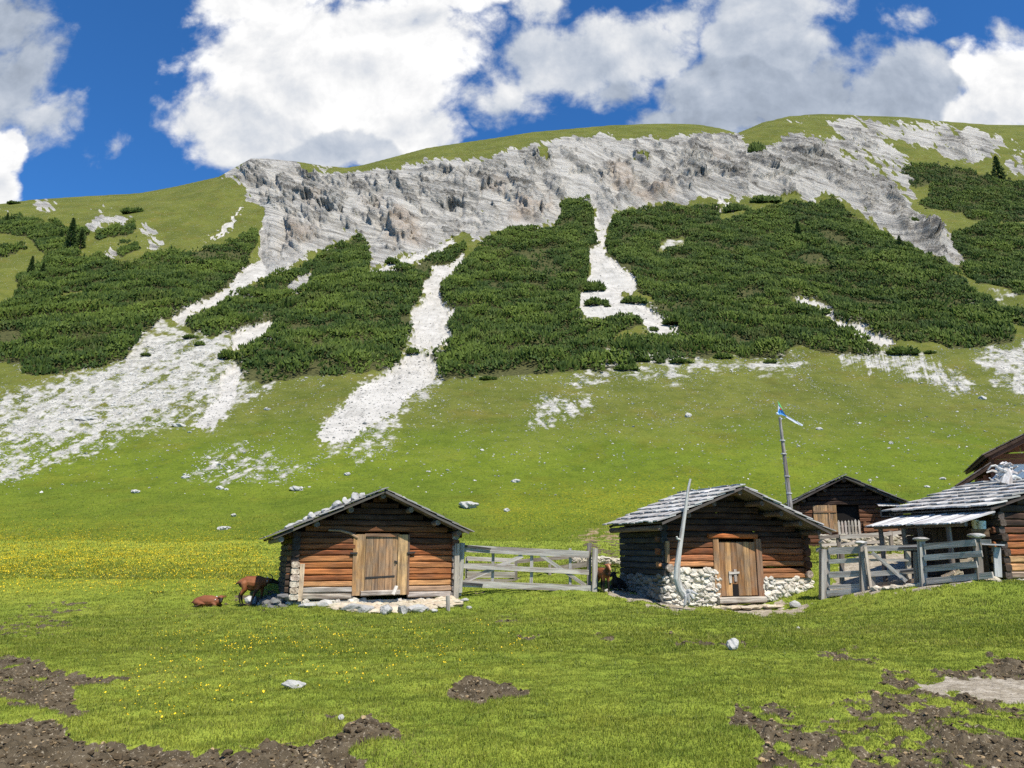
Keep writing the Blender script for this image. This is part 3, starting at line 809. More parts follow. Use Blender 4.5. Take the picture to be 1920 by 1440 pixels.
    r = t.mix(t.math('MULTIPLY', tan, .6), r, t.mix(t.ss(.35, .65, b2), (.36, .27, .19, 1), (.48, .40, .32, 1)))
    gn = t.noise(pos, .6, 4, .7)
    c = t.mix(t.ss(.3, .7, t.math('ADD', rock, t.math('MULTIPLY', t.math('SUBTRACT', gn, .5), .5))), c, r)
    c = t.mix(t.ss(.35, .65, t.math('ADD', scree, t.math('MULTIPLY', t.math('SUBTRACT', n3, .5), .35))), c, s)
    bank = t.mix(t.ss(.3, .7, n3), (.20, .13, .075, 1), (.32, .235, .15, 1))
    c = t.mix(t.math('MAXIMUM', dirt, path), c, bank)
    t.put(b.inputs['Base Color'], c)
    b.inputs['Roughness'].default_value = .95; b.inputs['Specular IOR Level'].default_value = .08
    h = t.math('ADD', t.math('MULTIPLY', b1, 1.2), t.math('ADD', t.math('ADD', b2, t.math('MULTIPLY', cr, .5)), t.math('MULTIPLY', n3, .55)))
    amt = t.math('ADD', .22, t.math('MULTIPLY', rock, .75))
    bn = t.node('ShaderNodeBump'); bn.inputs['Distance'].default_value = 1.6
    t.put(bn.inputs['Strength'], amt); t.put(bn.inputs['Height'], h)
    t.put(b.inputs['Normal'], bn.outputs[0])
    return m


M_GROUND = mat_ground(); M_SLOPE = mat_slope()
grid_obj('ground', 0, SPLIT + 1, M_GROUND, 'green alpine pasture with bare muddy patches around the huts', 'pasture')
grid_obj('mountain', SPLIT, NR, M_SLOPE, 'mountainside of grass, white scree and grey limestone cliffs', 'mountain')

# ================================================================== SKY AND SUN
SUN_AZ = math.radians(30); SUN_EL = math.radians(56)
SUN = Vector((math.sin(SUN_AZ) * math.cos(SUN_EL), -math.cos(SUN_AZ) * math.cos(SUN_EL), math.sin(SUN_EL)))
sl = bpy.data.lights.new('sun', 'SUN'); sl.energy = 5.0; sl.angle = math.radians(0.53); sl.color = (1, .95, .86)
so = bpy.data.objects.new('sun', sl); COL.objects.link(so)
so.rotation_euler = SUN.to_track_quat('Z', 'Y').to_euler(); so.location = (20, -30, 60)

world = bpy.data.worlds.new('World'); sc.world = world; world.use_nodes = True
wt = NT(world.node_tree); bg = world.node_tree.nodes['Background']
sky = wt.node('ShaderNodeTexSky'); sky.sky_type = 'NISHITA'; sky.sun_disc = False
sky.sun_elevation = SUN_EL; sky.sun_rotation = math.pi - SUN_AZ; sky.altitude = 2200; sky.air_density = 1.0; sky.dust_density = 0.0; sky.ozone_density = 3.0
tc = wt.node('ShaderNodeTexCoord').outputs['Generated']
sp = wt.node('ShaderNodeSeparateXYZ', Vector=tc)
yy_ = wt.math('MAXIMUM', wt.math('ABSOLUTE', sp.outputs[1]), .02)
uu = wt.math('DIVIDE', sp.outputs[0], yy_); vv = wt.math('DIVIDE', sp.outputs[2], yy_)
uv = wt.node('ShaderNodeCombineXYZ', X=uu, Y=vv, Z=0.0).outputs[0]


def cloud_field(uvin):
    wn = wt.node('ShaderNodeTexNoise'); wt.put(wn.inputs['Vector'], uvin); wn.inputs['Scale'].default_value = 5.5; wn.inputs['Detail'].default_value = 3
    w1 = wt.vmath('SCALE', wt.vmath('SUBTRACT', wn.outputs['Color'], (.5, .5, .5)), scale=.13)
    wn = wt.node('ShaderNodeTexNoise'); wt.put(wn.inputs['Vector'], uvin); wn.inputs['Scale'].default_value = 24; wn.inputs['Detail'].default_value = 5
    w2 = wt.vmath('SCALE', wt.vmath('SUBTRACT', wn.outputs['Color'], (.5, .5, .5)), scale=.045)
    q = wt.vmath('ADD', uvin, wt.vmath('ADD', w1, w2))
    fld = None; bright = None
    for (cx, cy, rx, ry, k, br) in CLOUDS:
        a0 = float(az_of(cx, cy)); s0 = float(slope_of(cy))
        ra = abs(float(az_of(cx + rx, cy)) - float(az_of(cx - rx, cy))) / 2; rs = abs(float(slope_of(cy - ry)) - float(slope_of(cy + ry))) / 2
        d = wt.vmath('MULTIPLY', wt.vmath('SUBTRACT', q, (a0, s0, 0)), (1 / ra, 1 / rs, 0))
        e = wt.math('MULTIPLY', wt.math('SUBTRACT', 1.0, wt.vmath('LENGTH', d)), k)
        if fld is None: fld, bright = e, br
        else:
            w = wt.ss(-.12, .12, wt.math('SUBTRACT', e, fld))
            bright = wt.fmix(w, bright, br)
            fld = wt.math('MAXIMUM', fld, e)
    return fld, bright


# photo x, y, half sizes, density, brightness of each cloud
CLOUDS = [(600, 130, 300, 165, 1.2, .96), (480, 220, 220, 90, 1.0, .90), (720, 80, 230, 130, 1.0, .97), (600, 270, 260, 60, .9, .83), (480, -10, 150, 90, 1, .97), (760, 235, 120, 70, .8, .95), (860, -20, 130, 60, .8, .95),
          (1060, 130, 160, 105, .8, .82), (1180, 80, 160, 95, .75, .83), (960, 190, 90, 60, .4, .82), (1140, 180, 100, 55, .5, .76), (1020, 15, 90, 60, .4, .86), (1290, 20, 90, 60, .4, .82),
          (1440, 170, 245, 115, 1.05, .74), (1430, 70, 130, 110, .9, .80), (1680, 175, 200, 110, 1.0, .76), (1330, 225, 170, 55, .9, .72), (1560, 230, 330, 70, 1.0, .72), (1420, -20, 190, 70, .7, .82),
          (1890, 170, 115, 110, 1.1, .97), (1850, 240, 130, 60, .8, .92), (1900, 60, 60, 50, .35, .84), (1810, 100, 45, 26, .3, .85), (1740, 30, 60, 22, .2, .85),
          (40, 130, 100, 120, .55, .72), (10, 30, 90, 80, .5, .70), (100, 220, 70, 70, .35, .76), (0, 270, 62, 70, .9, .98), (-20, 350, 60, 60, .9, .95), (215, 312, 50, 34, .16, .8), (-300, 200, 260, 160, .8, .9), (2300, 150, 260, 140, .8, .8), (640, -300, 500, 160, .7, .85), (1700, -330, 420, 130, .6, .85)]
fld, bri = cloud_field(uv)
f1 = wt.noise(uv, 6.0, 10, .58, .3)
f2 = wt.noise(uv, 19.0, 8, .60, .2)
dens = wt.math('ADD', fld, wt.math('ADD', wt.math('MULTIPLY', wt.math('SUBTRACT', f1, .5), 1.05), wt.math('MULTIPLY', wt.math('SUBTRACT', f2, .5), .70)))
alpha = wt.ss(.02, .36, dens)
# the side of a billow turned to the sun is brighter: compare with the field a little way up
uv2 = wt.vmath('ADD', uv, (.012, .030, 0))
g1 = wt.noise(uv2, 6.0, 10, .58, .3)
g2 = wt.noise(uv2, 19.0, 8, .60, .2)
rel = wt.math('ADD', wt.math('MULTIPLY', wt.math('SUBTRACT', f1, g1), 1.6), wt.math('MULTIPLY', wt.math('SUBTRACT', f2, g2), .55))
thick = wt.ss(.25, 1.3, dens)
lum = wt.math('ADD', bri, wt.math('SUBTRACT', wt.math('MULTIPLY', rel, .34), wt.math('MULTIPLY', thick, .06)))
lum = wt.math('MAXIMUM', wt.math('MINIMUM', lum, 1.02), .58)
blue = wt.ss(.98, .66, lum)
ccol = wt.mix(blue, (1.0, 1.0, 1.0, 1), (.78, .90, 1.10, 1))
cl = wt.node('ShaderNodeVectorMath', operation='SCALE'); wt.put(cl.inputs[0], ccol); wt.put(cl.inputs['Scale'], wt.math('MULTIPLY', wt.math('POWER', lum, 2.0), CLOUD_GAIN := 8.6))
skyc = wt.mix(1.0, sky.outputs[0], (.42, 1.0, 1.50, 1), 'MULTIPLY')
wt.put(bg.inputs['Color'], wt.mix(alpha, skyc, cl.outputs[0]))
bg.inputs['Strength'].default_value = 0.09
world.cycles.sampling_method = 'MANUAL'; world.cycles.sample_map_resolution = 512
sc.view_settings.view_transform = 'Standard'; sc.view_settings.look = 'None'; sc.view_settings.exposure = 0.45; sc.view_settings.gamma = 1.0
sc.cycles.max_bounces = 5; sc.cycles.diffuse_bounces = 3; sc.cycles.glossy_bounces = 2; sc.cycles.transmission_bounces = 4; sc.cycles.transparent_max_bounces = 4
sc.cycles.use_adaptive_sampling = True; sc.cycles.adaptive_threshold = 0.015
sc.cycles.use_denoising = False
sc.cycles.sample_clamp_indirect = 4.0
sc.cycles.caustics_reflective = False; sc.cycles.caustics_refractive = False
# ================================================================== PLANTS AND STONES
_Yl = np.concatenate([np.linspace(4, 60, 1400), np.linspace(60.2, 420, 1800)])


def hit(px, py):
    """point of the ground seen at photo pixel px, py"""
    a = float(az_of(px, py)); s = float(slope_of(py))
    z = base_z(a * _Yl, _Yl)
    d = (CZ + s * _Yl) - z
    k = np.where(d <= 0)[0]
    Y = _Yl[k[0]] if len(k) else 400.0
    return a * Y, Y, gz(a * Y, Y)


def mat_foliage(name, dark, light, transl=.25):
    m, t, b = new_mat(name)
    tint = t.attr('tint')
    s = t.node('ShaderNodeSeparateColor', Color=tint)
    c = t.mix(s.outputs[0], (*dark, 1), (*light, 1))
    c = t.mix(t.math('MULTIPLY', s.outputs[1], .6), c, (.115, .105, .03, 1))
    out = m.node_tree.nodes['Material Output']
    tr = t.node('ShaderNodeBsdfTranslucent', Color=c)
    t.put(b.inputs['Base Color'], c); b.inputs['Roughness'].default_value = .7; b.inputs['Specular IOR Level'].default_value = .2
    mx = t.node('ShaderNodeMixShader'); t.put(mx.inputs[0], transl)
    m.node_tree.links.new(b.outputs[0], mx.inputs[1]); m.node_tree.links.new(tr.outputs[0], mx.inputs[2]); m.node_tree.links.new(mx.outputs[0], out.inputs[0])
    return m


M_PINE = mat_foliage('dwarf_pine_needles', (.024, .052, .009), (.125, .172, .023), .25)
M_SPRUCE = mat_foliage('spruce_needles', (.028, .055, .012), (.075, .110, .022), .15)
M_BARK = wood_mat('bark', (.10, .075, .055), .5)


def cones(Pt, D, R, L, tintv):
    """many upright sprigs, each a four sided cone; returns arrays"""
    n = len(Pt)
    D = D / np.linalg.norm(D, axis=1, keepdims=True)
    ref = np.tile(np.array([[.9, .1, .2]]), (n, 1))
    s = np.cross(D, ref); s /= np.linalg.norm(s, axis=1, keepdims=True)
    u = np.cross(D, s)
    th = rng.uniform(0, 6.28, n)
    V = np.empty((n, 5, 3))
    V[:, 4] = Pt + D * L[:, None]
    for k in range(4):
        an = th + k * math.pi / 2
        rr = R * rng.uniform(.7, 1.3, n)
        V[:, k] = Pt + s * (np.cos(an) * rr)[:, None] + u * (np.sin(an) * rr)[:, None] + D * (L * rng.uniform(-.12, .12, n))[:, None]
    base = np.arange(n)[:, None] * 5
    Fc = np.stack([np.concatenate([base + k, base + (k + 1) % 4, base + 4], 1) for k in range(4)], 1).reshape(-1, 3)
    T = np.repeat(tintv[:, None, :], 5, 1).copy()
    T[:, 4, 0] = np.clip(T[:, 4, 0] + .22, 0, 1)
    return V.reshape(-1, 3), Fc, T.reshape(-1, 3)


PINE_LABEL = {'west': 'broad dwarf pine thicket left of the longest white scree gully', 'middle': 'dwarf pine thicket rising to a pointed tip between two white scree gullies',
              'centre': 'tall dwarf pine thicket between the second gully and the hourglass scree', 'east': 'widest dwarf pine thicket right of the hourglass scree with small stony clearings',
              'far east': 'dwarf pine thicket under the right summit around a lone spruce'}
_sp = 0.34
_gx, _gy = np.meshgrid(np.arange(-215, 235, _sp), np.arange(84, 312, _sp))
_gx = (_gx + rng.uniform(-.5, .5, _gx.shape) * _sp).ravel(); _gy = (_gy + rng.uniform(-.5, .5, _gy.shape) * _sp).ravel()
_m = (np.abs(_gx / _gy) < .78); _gx = _gx[_m]; _gy = _gy[_m]
# thin out far from the camera where the sprigs merge
_keep = rng.uniform(0, 1, len(_gx)) < np.clip(1.25 - (_gy - 100) / 260, .4, 1); _gx = _gx[_keep]; _gy = _gy[_keep]
_bz = base_z(_gx, _gy)
_ppx, _ppy = to_px(_gx, _gy, _bz)
_in = (_ppy > 280) & (_ppy < 725)
_gx, _gy, _bz, _ppx, _ppy = [q[_in] for q in (_gx, _gy, _bz, _ppx, _ppy)]
_wx = fbm(_ppx / 40., _ppy / 40., 4, 21, .6) * 7; _wy = fbm(_ppx / 40., _ppy / 40., 4, 22, .6) * 6
for _name, _R in R_PINE.items():
    mk = np.minimum(sample(_R, _ppx + _wx * .8, _ppy + _wy * .8), sample(_R, _ppx + _wx * .8, _ppy + _wy * .8 - 9))
    mk = mk * (1 - sstep(.2, .5, np.maximum(sample(R_SCREE, _ppx + _wx * .6, _ppy + _wy * .5), sample(R_SCREE, _ppx + _wx * .6, _ppy + _wy * .5 - 8))))
    if _name in ('far east', 'west'):     # the patches reach a little past the frame
        pass
    sel = mk > .12
    x, y, m0 = _gx[sel], _gy[sel], mk[sel]
    big, idb, bx, by = worley(x / 3.9 + .35 * fbm(x / 2.0, y / 2.0, 2, 101), y / 3.9 + .35 * fbm(x / 2.0, y / 2.0, 2, 102), 103)
    lowf = fbm(x / 14.0, y / 14.0, 3, 104)
    edge = sstep(.1, .75, m0)
    gap = sstep(.74, .52, big - .16 * (idb - .5))
    thin = sstep(-.62, -.38, lowf)
    ok = (rng.uniform(0, 1, len(x)) < (.16 + .84 * gap) * (.06 + .94 * thin)) & (m0 + .45 * (1 - big) + .22 * fbm(x / 2.6, y / 2.6, 2, 109) > .46)
    x, y, big, idb, bx, by, edge, gap, lowf = [q[ok] for q in (x, y, big, idb, bx, by, edge, gap, lowf)]
    sx, sy, sz, _c = surface(x, y)
    hmax = (.75 + 1.9 * idb ** 1.4) * np.sqrt(np.clip(1 - (big / 1.02) ** 2, .03, 1)) * (.5 + .5 * edge)
    frac = 1 - .75 * rng.uniform(0, 1, len(x)) ** 2.6
    hh = hmax * frac
    out = np.stack([(x - bx * 3.9), (y - by * 3.9), np.zeros_like(x)], 1)
    D = np.stack([np.zeros_like(x), np.zeros_like(x), np.ones_like(x)], 1) + out * .30 + rng.normal(0, .26, (len(x), 3))
    D[:, 2] = np.abs(D[:, 2]) + .25
    R = rng.uniform(.15, .27, len(x)) * (1 + .3 * sstep(120, 240, y)); L = rng.uniform(.38, .85, len(x))
    tone = np.clip(.31 + .5 * (idb - .5) + .5 * lowf + rng.normal(0, .2, len(x)), 0, 1)
    yel = np.clip(fbm(x / 9.0, y / 9.0, 3, 107) * 1.2 - .5 + rng.normal(0, .1, len(x)), 0, .9)
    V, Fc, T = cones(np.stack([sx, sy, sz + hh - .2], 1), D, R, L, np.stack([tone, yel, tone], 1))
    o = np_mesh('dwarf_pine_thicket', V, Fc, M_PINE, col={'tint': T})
    tag(o, PINE_LABEL[_name], 'pine thicket', 'dwarf pine thickets on the mountainside', 'stuff')


# ---- dwarf pine bushes standing by themselves
def bush_mesh(seed, n=330, wx=1.3, wy=1.1, h=1.25):
    r = np.random.default_rng(seed)
    an = r.uniform(0, 6.28, n); ct = r.uniform(-.15, 1, n); st = np.sqrt(1 - np.clip(ct, -1, 1) ** 2)
    lob = 1 + .22 * np.sin(an * 3 + seed) + .16 * np.sin(an * 5 + 2 * seed)
    sh = r.uniform(.62, 1, n) ** .6
    Pt = np.stack([np.cos(an) * st * wx * lob * sh, np.sin(an) * st * wy * lob * sh, (.12 + np.clip(ct, 0, 1) * .88) * h * sh * (.85 + .15 * lob)], 1)
    D = Pt / np.array([wx, wy, h]) * .55 + np.array([0, 0, .7]) + r.normal(0, .22, (n, 3))
    tone = np.clip(r.normal(.4, .2, n), 0, 1)
    return cones(Pt - np.array([0, 0, .12]), D, r.uniform(.13, .22, n), r.uniform(.3, .62, n), np.stack([tone, np.full(n, .05), tone], 1))


BUSH = [bush_mesh(s) for s in (3, 8, 14, 21)]
BUSH_ME = {}


def bush(px, py, w, h, label, k):
    """px, py the middle of its foot; w, h its size in photo pixels"""
    x, y, z = hit(px, py)
    sw = w * y / F / 2.9; sh = h * y / F / 1.75
    if k not in BUSH_ME:
        V, Fc, T = BUSH[k]
        o = np_mesh('dwarf_pine_bush', V, Fc, M_PINE, col={'tint': T}); BUSH_ME[k] = o
        b = MB(); b.tube([(0, 0, -.5), (.03, 0, .2), (.0, .05, .6)], [.09, .07, .04], 6)
        for q in range(4):
            an = q * 1.6; b.tube([(0, 0, -.1), (.4 * math.cos(an), .4 * math.sin(an), .25), (.8 * math.cos(an), .7 * math.sin(an), .55)], [.05, .04, .02], 5)
        st = b.build('stem', M_BARK, o)
    else:
        o = BUSH_ME[k].copy(); COL.objects.link(o)
        for ch in BUSH_ME[k].children:
            c = ch.copy(); COL.objects.link(c); c.parent = o
    o.location = (x, y, z - .12 * sh)
    o.rotation_euler = (0, 0, (px * 7) % 6)
    o.scale = (sw, max(.6, min(1.5, (sw + sh) / 2)), sh)
    o.rotation_euler = (0, 0, 0)
    return tag(o, label, 'pine bush', 'dwarf pine bushes standing alone')


for i, q in enumerate([
    (1113, 538, 48, 26, 'rounded pine bush bulging into the hourglass scree from its left edge'),
    (1116, 567, 48, 22, 'loose pine bush in the middle of the hourglass scree'),
    (1138, 571, 14, 9, 'tiny pine tuft at the right foot of the loose bush on the scree'),
    (1186, 561, 50, 20, 'flat pine bush at the right edge of the hourglass scree'),
    (1224, 612, 22, 11, 'small pine bush on the lower end of the hourglass scree'),
    (1265, 598, 54, 20, 'yellowish pine bush beside the lower end of the hourglass scree'),
    (428, 671, 40, 24, 'dark pine bush at the foot of the short white scree tongue'),
    (1418, 292, 36, 30, 'dark pine bush on the grassy notch between the two summits'),
    (250, 404, 48, 14, 'long low pine bush on the olive grass under the left skyline'),
    (26, 383, 26, 9, 'low pine bush on the far left skyline'),
    (1380, 399, 58, 24, 'pine bush on the stony saddle above the widest thicket'),
    (1434, 386, 62, 20, 'even topped pine bush to the right of the saddle bush'),
    (1690, 664, 62, 20, 'pine bush alone on grey stones below the widest thicket'),
    (1520, 587, 66, 22, 'pine bush inside the bend of the narrow right gully'),
    (735, 500, 30, 18, 'pine bush above the thin diagonal scree streak'),
    (1172, 694, 46, 16, 'dark pine bush hanging below the edge of the central thicket'),
    (1205, 678, 30, 11, 'small pine bush just under the thicket, first of a row of three'),
    (1238, 680, 18, 11, 'smallest pine bush of the row of three under the thicket'),
    (1274, 681, 46, 13, 'long pine bush ending the row of three under the thicket'),
    (1353, 669, 36, 15, 'pine bush on the grass below the widest thicket, a low one attached'),
    (1443, 676, 26, 8, 'low grass green pine bush by itself on the upper meadow'),
    (914, 708, 34, 10, 'flat pine bush under the left corner of the central thicket'),
    (357, 638, 32, 10, 'low pine bush at the neck of the left scree fan'),
    (374, 650, 20, 11, 'small pine tuft on the left scree fan, right of the neck'),
    (275, 665, 20, 7, 'tiny flat pine tuft in the middle of the left scree fan'),
    (1742, 664, 24, 8, 'pale low pine bush right of the one on grey stones'),
    (1712, 423, 42, 16, 'pine bush beside the grey rock knob on the right'),
    (773, 655, 26, 16, 'greyish pine bush in the neck of the second gully'),
    (1072, 386, 50, 22, 'pine bush on the rim at the top of the central thicket'),
]):
    bush(*q, i % 4)


# ---- spruces
def spruce_mesh(seed, H=6.0, full=1.0):
    r = np.random.default_rng(seed)
    n = 620
    t = r.uniform(0.04, 1, n) ** .85
    an = r.uniform(0, 6.28, n)
    tier = .82 + .22 * np.cos(t * 62)
    rad = (1 - t) ** .9 * 1.35 * full * tier * (1 + .25 * np.sin(an * 2 + seed) + .15 * np.sin(an * 5 + 9 * t)) + .05
    k = r.uniform(.45, 1, n) ** .7
    Pt = np.stack([np.cos(an) * rad * k, np.sin(an) * rad * k, .25 + t * (H - .5) - .25 * rad * k], 1)
    D = np.stack([np.cos(an), np.sin(an), r.uniform(-.1, .5, n)], 1) + r.normal(0, .2, (n, 3))
    tone = np.clip(r.normal(.35, .2, n), 0, 1)
    return cones(Pt, D, r.uniform(.10, .18, n) * (1.2 - .6 * t), r.uniform(.3, .6, n) * (1.1 - .5 * t), np.stack([tone, np.full(n, .03), tone], 1))


SPR = {}


def spruce(px, py, h, label, k, light=False):
    x, y, z = hit(px, py)
    H = h * y / F / 6.0
    if k not in SPR:
        o = thing('spruce_tree', label, 'spruce', (x, y, z), 0, 'spruces on the mountainside')
        V, Fc, T = spruce_mesh(40 + k, 6.0, (1.0, .8, 1.25)[k])
        np_mesh('crown', V, Fc, M_SPRUCE, o, col={'tint': T})
        b = MB(); b.tube([(0, 0, -.8), (.02, 0, 1.5), (0, .02, 4), (0, 0, 5.9)], [.16, .13, .07, .02], 7); b.build('trunk', M_BARK, o)
        SPR[k] = o
    else:
        o = copy_thing(SPR[k], label, (x, y, z))
    o.scale = (H, H, H)


spruce(1872, 334, 56, 'lone dark spruce on the right shoulder below the summit', 0)
spruce(130, 474, 72, 'tallest spruce, rising from the left thicket near the skyline', 1)
spruce(150, 470, 44, 'bushy spruce touching the right side of the tallest left spruce', 2)
spruce(112, 462, 30, 'short spruce touching the left side of the tallest left spruce', 0)
spruce(56, 522, 48, 'pointed spruce below the grassy clearing at the left edge', 1)
spruce(78, 524, 36, 'broader spruce to the right of the pointed one by the clearing', 2)
spruce(12, 420, 24, 'little spruce on the left border of the picture above the thicket', 0)
spruce(1497, 446, 38, 'slim spruce poking out of the upper part of the widest thicket', 1)
spruce(1690, 486, 40, 'young spruce near the right corner of the widest thicket', 2)
spruce(536, 575, 28, 'small pale spruce in the pointed middle thicket', 2)

# ---- stones
def mat_stone(name, a, bcol, spots=(.10, .10, .095), amt=.5, sc_=3.0):
    m, t, b = new_mat(name)
    p = t.attr('grain', 'Vector')
    n1 = t.noise(p, sc_, 6, .7); n2 = t.noise(p, sc_ * 3.1, 5, .7)
    c = t.mix(t.ss(.3, .7, n1), (*a, 1), (*bcol, 1))
    c = t.mix(t.math('MULTIPLY', t.ss(.56, .68, n2), amt), c, (*spots, 1))
    c = t.mix(1.0, c, t.attr('tint'), 'MULTIPLY')
    t.put(b.inputs['Base Color'], c); b.inputs['Roughness'].default_value = .9; b.inputs['Specular IOR Level'].default_value = .15
    t.put(b.inputs['Normal'], t.bump(n2, .6, .03))
    return m


M_LIME = mat_stone('white_limestone', (.32, .31, .285), (.46, .445, .41))
M_LICHEN = mat_stone('lichen_limestone', (.27, .262, .245), (.43, .415, .385), (.05, .05, .048), .85, 2.0)


def boulder(name, px, py, w, h, label, cat='boulder', group=None, mat=None, seed=None, lvl=3, sink=.25, depth=None, flat=1.0):
    """px, py the middle of its foot"""
    x, y, z = hit(px, py)
    sw = w * y / F / 2; shh = h * y / F / 2 * flat
    b = MB(); b.rock((0, 0, shh * (1 - sink)), (sw * 1.08, max(sw * .7, shh) if depth is None else depth, shh * 1.15), seed or int(px * 3 + py), lvl=lvl, rot=0.15 * math.sin(px))
    o = b.build(name, mat or M_LIME, None)
    o.location = (x, y + sw * .4, z)
    return tag(o, label, cat, group)


for q in [(877, 953, 36, 16, 'largest white boulder on the meadow behind the gap between the huts'), (553, 922, 26, 12, 'white boulder on the slope above the left hut roof'),
          (966, 905, 18, 8, 'flat white stone on the slope right of the left hut'), (950, 960, 11, 7, 'small white stone on the meadow right of the largest boulder'),
          (418, 994, 24, 9, 'flat grey stone on the meadow left of the left hut'), (437, 968, 10, 6, 'small grey stone above the flat one left of the left hut'),
          (252, 925, 16, 8, 'white stone on the green slope below the scree fan'), (411, 919, 14, 8, 'grey stone below the middle of the scree fan'),
          (1291, 783, 12, 11, 'grey upright stone on the open slope left of the flag'), (1538, 806, 14, 6, 'stone on the open slope right of the flag'),
          (1672, 833, 9, 6, 'small stone high on the slope above the back hut'), (1770, 899, 14, 6, 'flat stone on the slope between back hut and chalet'),
          (1632, 903, 8, 5, 'small white stone behind the ridge of the back hut'), (345, 898, 16, 7, 'stone at the bottom edge of the scree fan'), (155, 788, 40, 12, 'long bright rock inside the left scree fan'),
          (334, 803, 26, 10, 'white rock at the right foot of the scree fan'), (735, 937, 10, 5, 'small stone near the tip of the left hut roof'), (1845, 750, 16, 9, 'white boulder on the stony patch at the right'),
          (650, 890, 14, 7, 'stone under the tip of the second scree tongue'), (500, 770, 12, 7, 'stone right of the forked scree tongue'), (1740, 915, 10, 5, 'small stone above the big shingle roof')]:
    boulder('boulder', *q, group='boulders scattered on the slope')
boulder('boulder', 1376, 1222, 20, 20, 'bright white knobbly rock lying alone in the lawn', sink=.15)
boulder('flat_stone', 548, 1297, 38, 15, 'flat pale stone half sunk in the lawn', 'stone', sink=.12)
boulder('stone', 1497, 1178, 6, 6, 'tiny white stone on the lawn before the second hut', 'stone')
boulder('stone', 638, 1352, 12, 10, 'white stone on the muddy patch at the bottom', 'stone')

# small loose stones on the slope: nobody could count them
n = 150000
spx = rng.uniform(-60, 1980, n); spy = np.where(rng.uniform(0, 1, n) < .3, rng.uniform(370, 640, n), 640 + 290 * rng.uniform(0, 1, n) ** 1.25)
Yd = np.interp(-spy, -_ky, _kY); Xd = az_of(spx, spy) * Yd
cvz = base_z(Xd, Yd); cv = cover(Xd, Yd, cvz)
clump = fbm(spx / 70., spy / 30., 4, 301)
fanr = sample(R_FAN, spx, spy)
prob = np.clip(.02 + .34 * sstep(900, 690, spy) * sstep(-.1, .7, clump) + .9 * fanr, 0, 1) * (cv['pine'] < .2) * (1 - cv['scree']) * (spy > 640) + .30 * cv['scree']
s_ = rng.uniform(0, 1, n) < prob
Xd, Yd, spy_, clump = Xd[s_], Yd[s_], spy[s_], clump[s_]; onscree = cv['scree'][s_]
sx, sy, sz, _ = surface(Xd, Yd)
rad = np.exp(rng.normal(-3.0, .45, len(sx))) * (.75 + .25 * Yd / 90.)
rad = np.clip(rad, .03, .34)
V0, F0 = ICO[1]; F0 = np.array(F0)
Vs = V0[None] * rng.uniform(.55, 1.3, (len(sx), len(V0), 1)) * rad[:, None, None] * np.array([1.25, 1.0, .7])
Vs = Vs + np.stack([sx, sy, sz + rad * .2], 1)[:, None]
Fs = (F0[None] + (np.arange(len(sx)) * len(V0))[:, None, None]).reshape(-1, 3)
tn = np.repeat(rng.uniform(.75, 1.35, (len(sx), 1)) * (1 - .42 * onscree[:, None]), 3, 1)
o = np_mesh('scattered_stones', Vs.reshape(-1, 3), Fs, M_LIME, col={'tint': np.repeat(tn, len(V0), 0)}, grain=Vs.reshape(-1, 3))
tag(o, 'countless small white stones strewn over the grassy slope', 'stones', kind='stuff')


# ---- grass, blade by blade near the camera, coarser tufts farther off
def mat_grass():
    m, t, b = new_mat('grass_blades')
    pos = t.node('ShaderNodeNewGeometry').outputs['Position']
    g, n1, n2, n3 = near_green(t, pos)
    s = t.node('ShaderNodeSeparateColor', Color=t.attr('tint'))
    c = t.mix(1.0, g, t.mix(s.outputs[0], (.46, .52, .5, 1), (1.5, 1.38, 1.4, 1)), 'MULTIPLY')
    c = t.mix(s.outputs[1], c, (.27, .24, .075, 1))
    out = m.node_tree.nodes['Material Output']
    tr = t.node('ShaderNodeBsdfTranslucent', Color=c)
    t.put(b.inputs['Base Color'], c); b.inputs['Roughness'].default_value = .6; b.inputs['Specular IOR Level'].default_value = .25
    mx = t.node('ShaderNodeMixShader'); t.put(mx.inputs[0], .35)
    m.node_tree.links.new(b.outputs[0], mx.inputs[1]); m.node_tree.links.new(tr.outputs[0], mx.inputs[2]); m.node_tree.links.new(mx.outputs[0], out.inputs[0])
    return m


M_GRASS = mat_grass()
HUT_FOOT = []       # filled by the huts: polygons kept free of grass


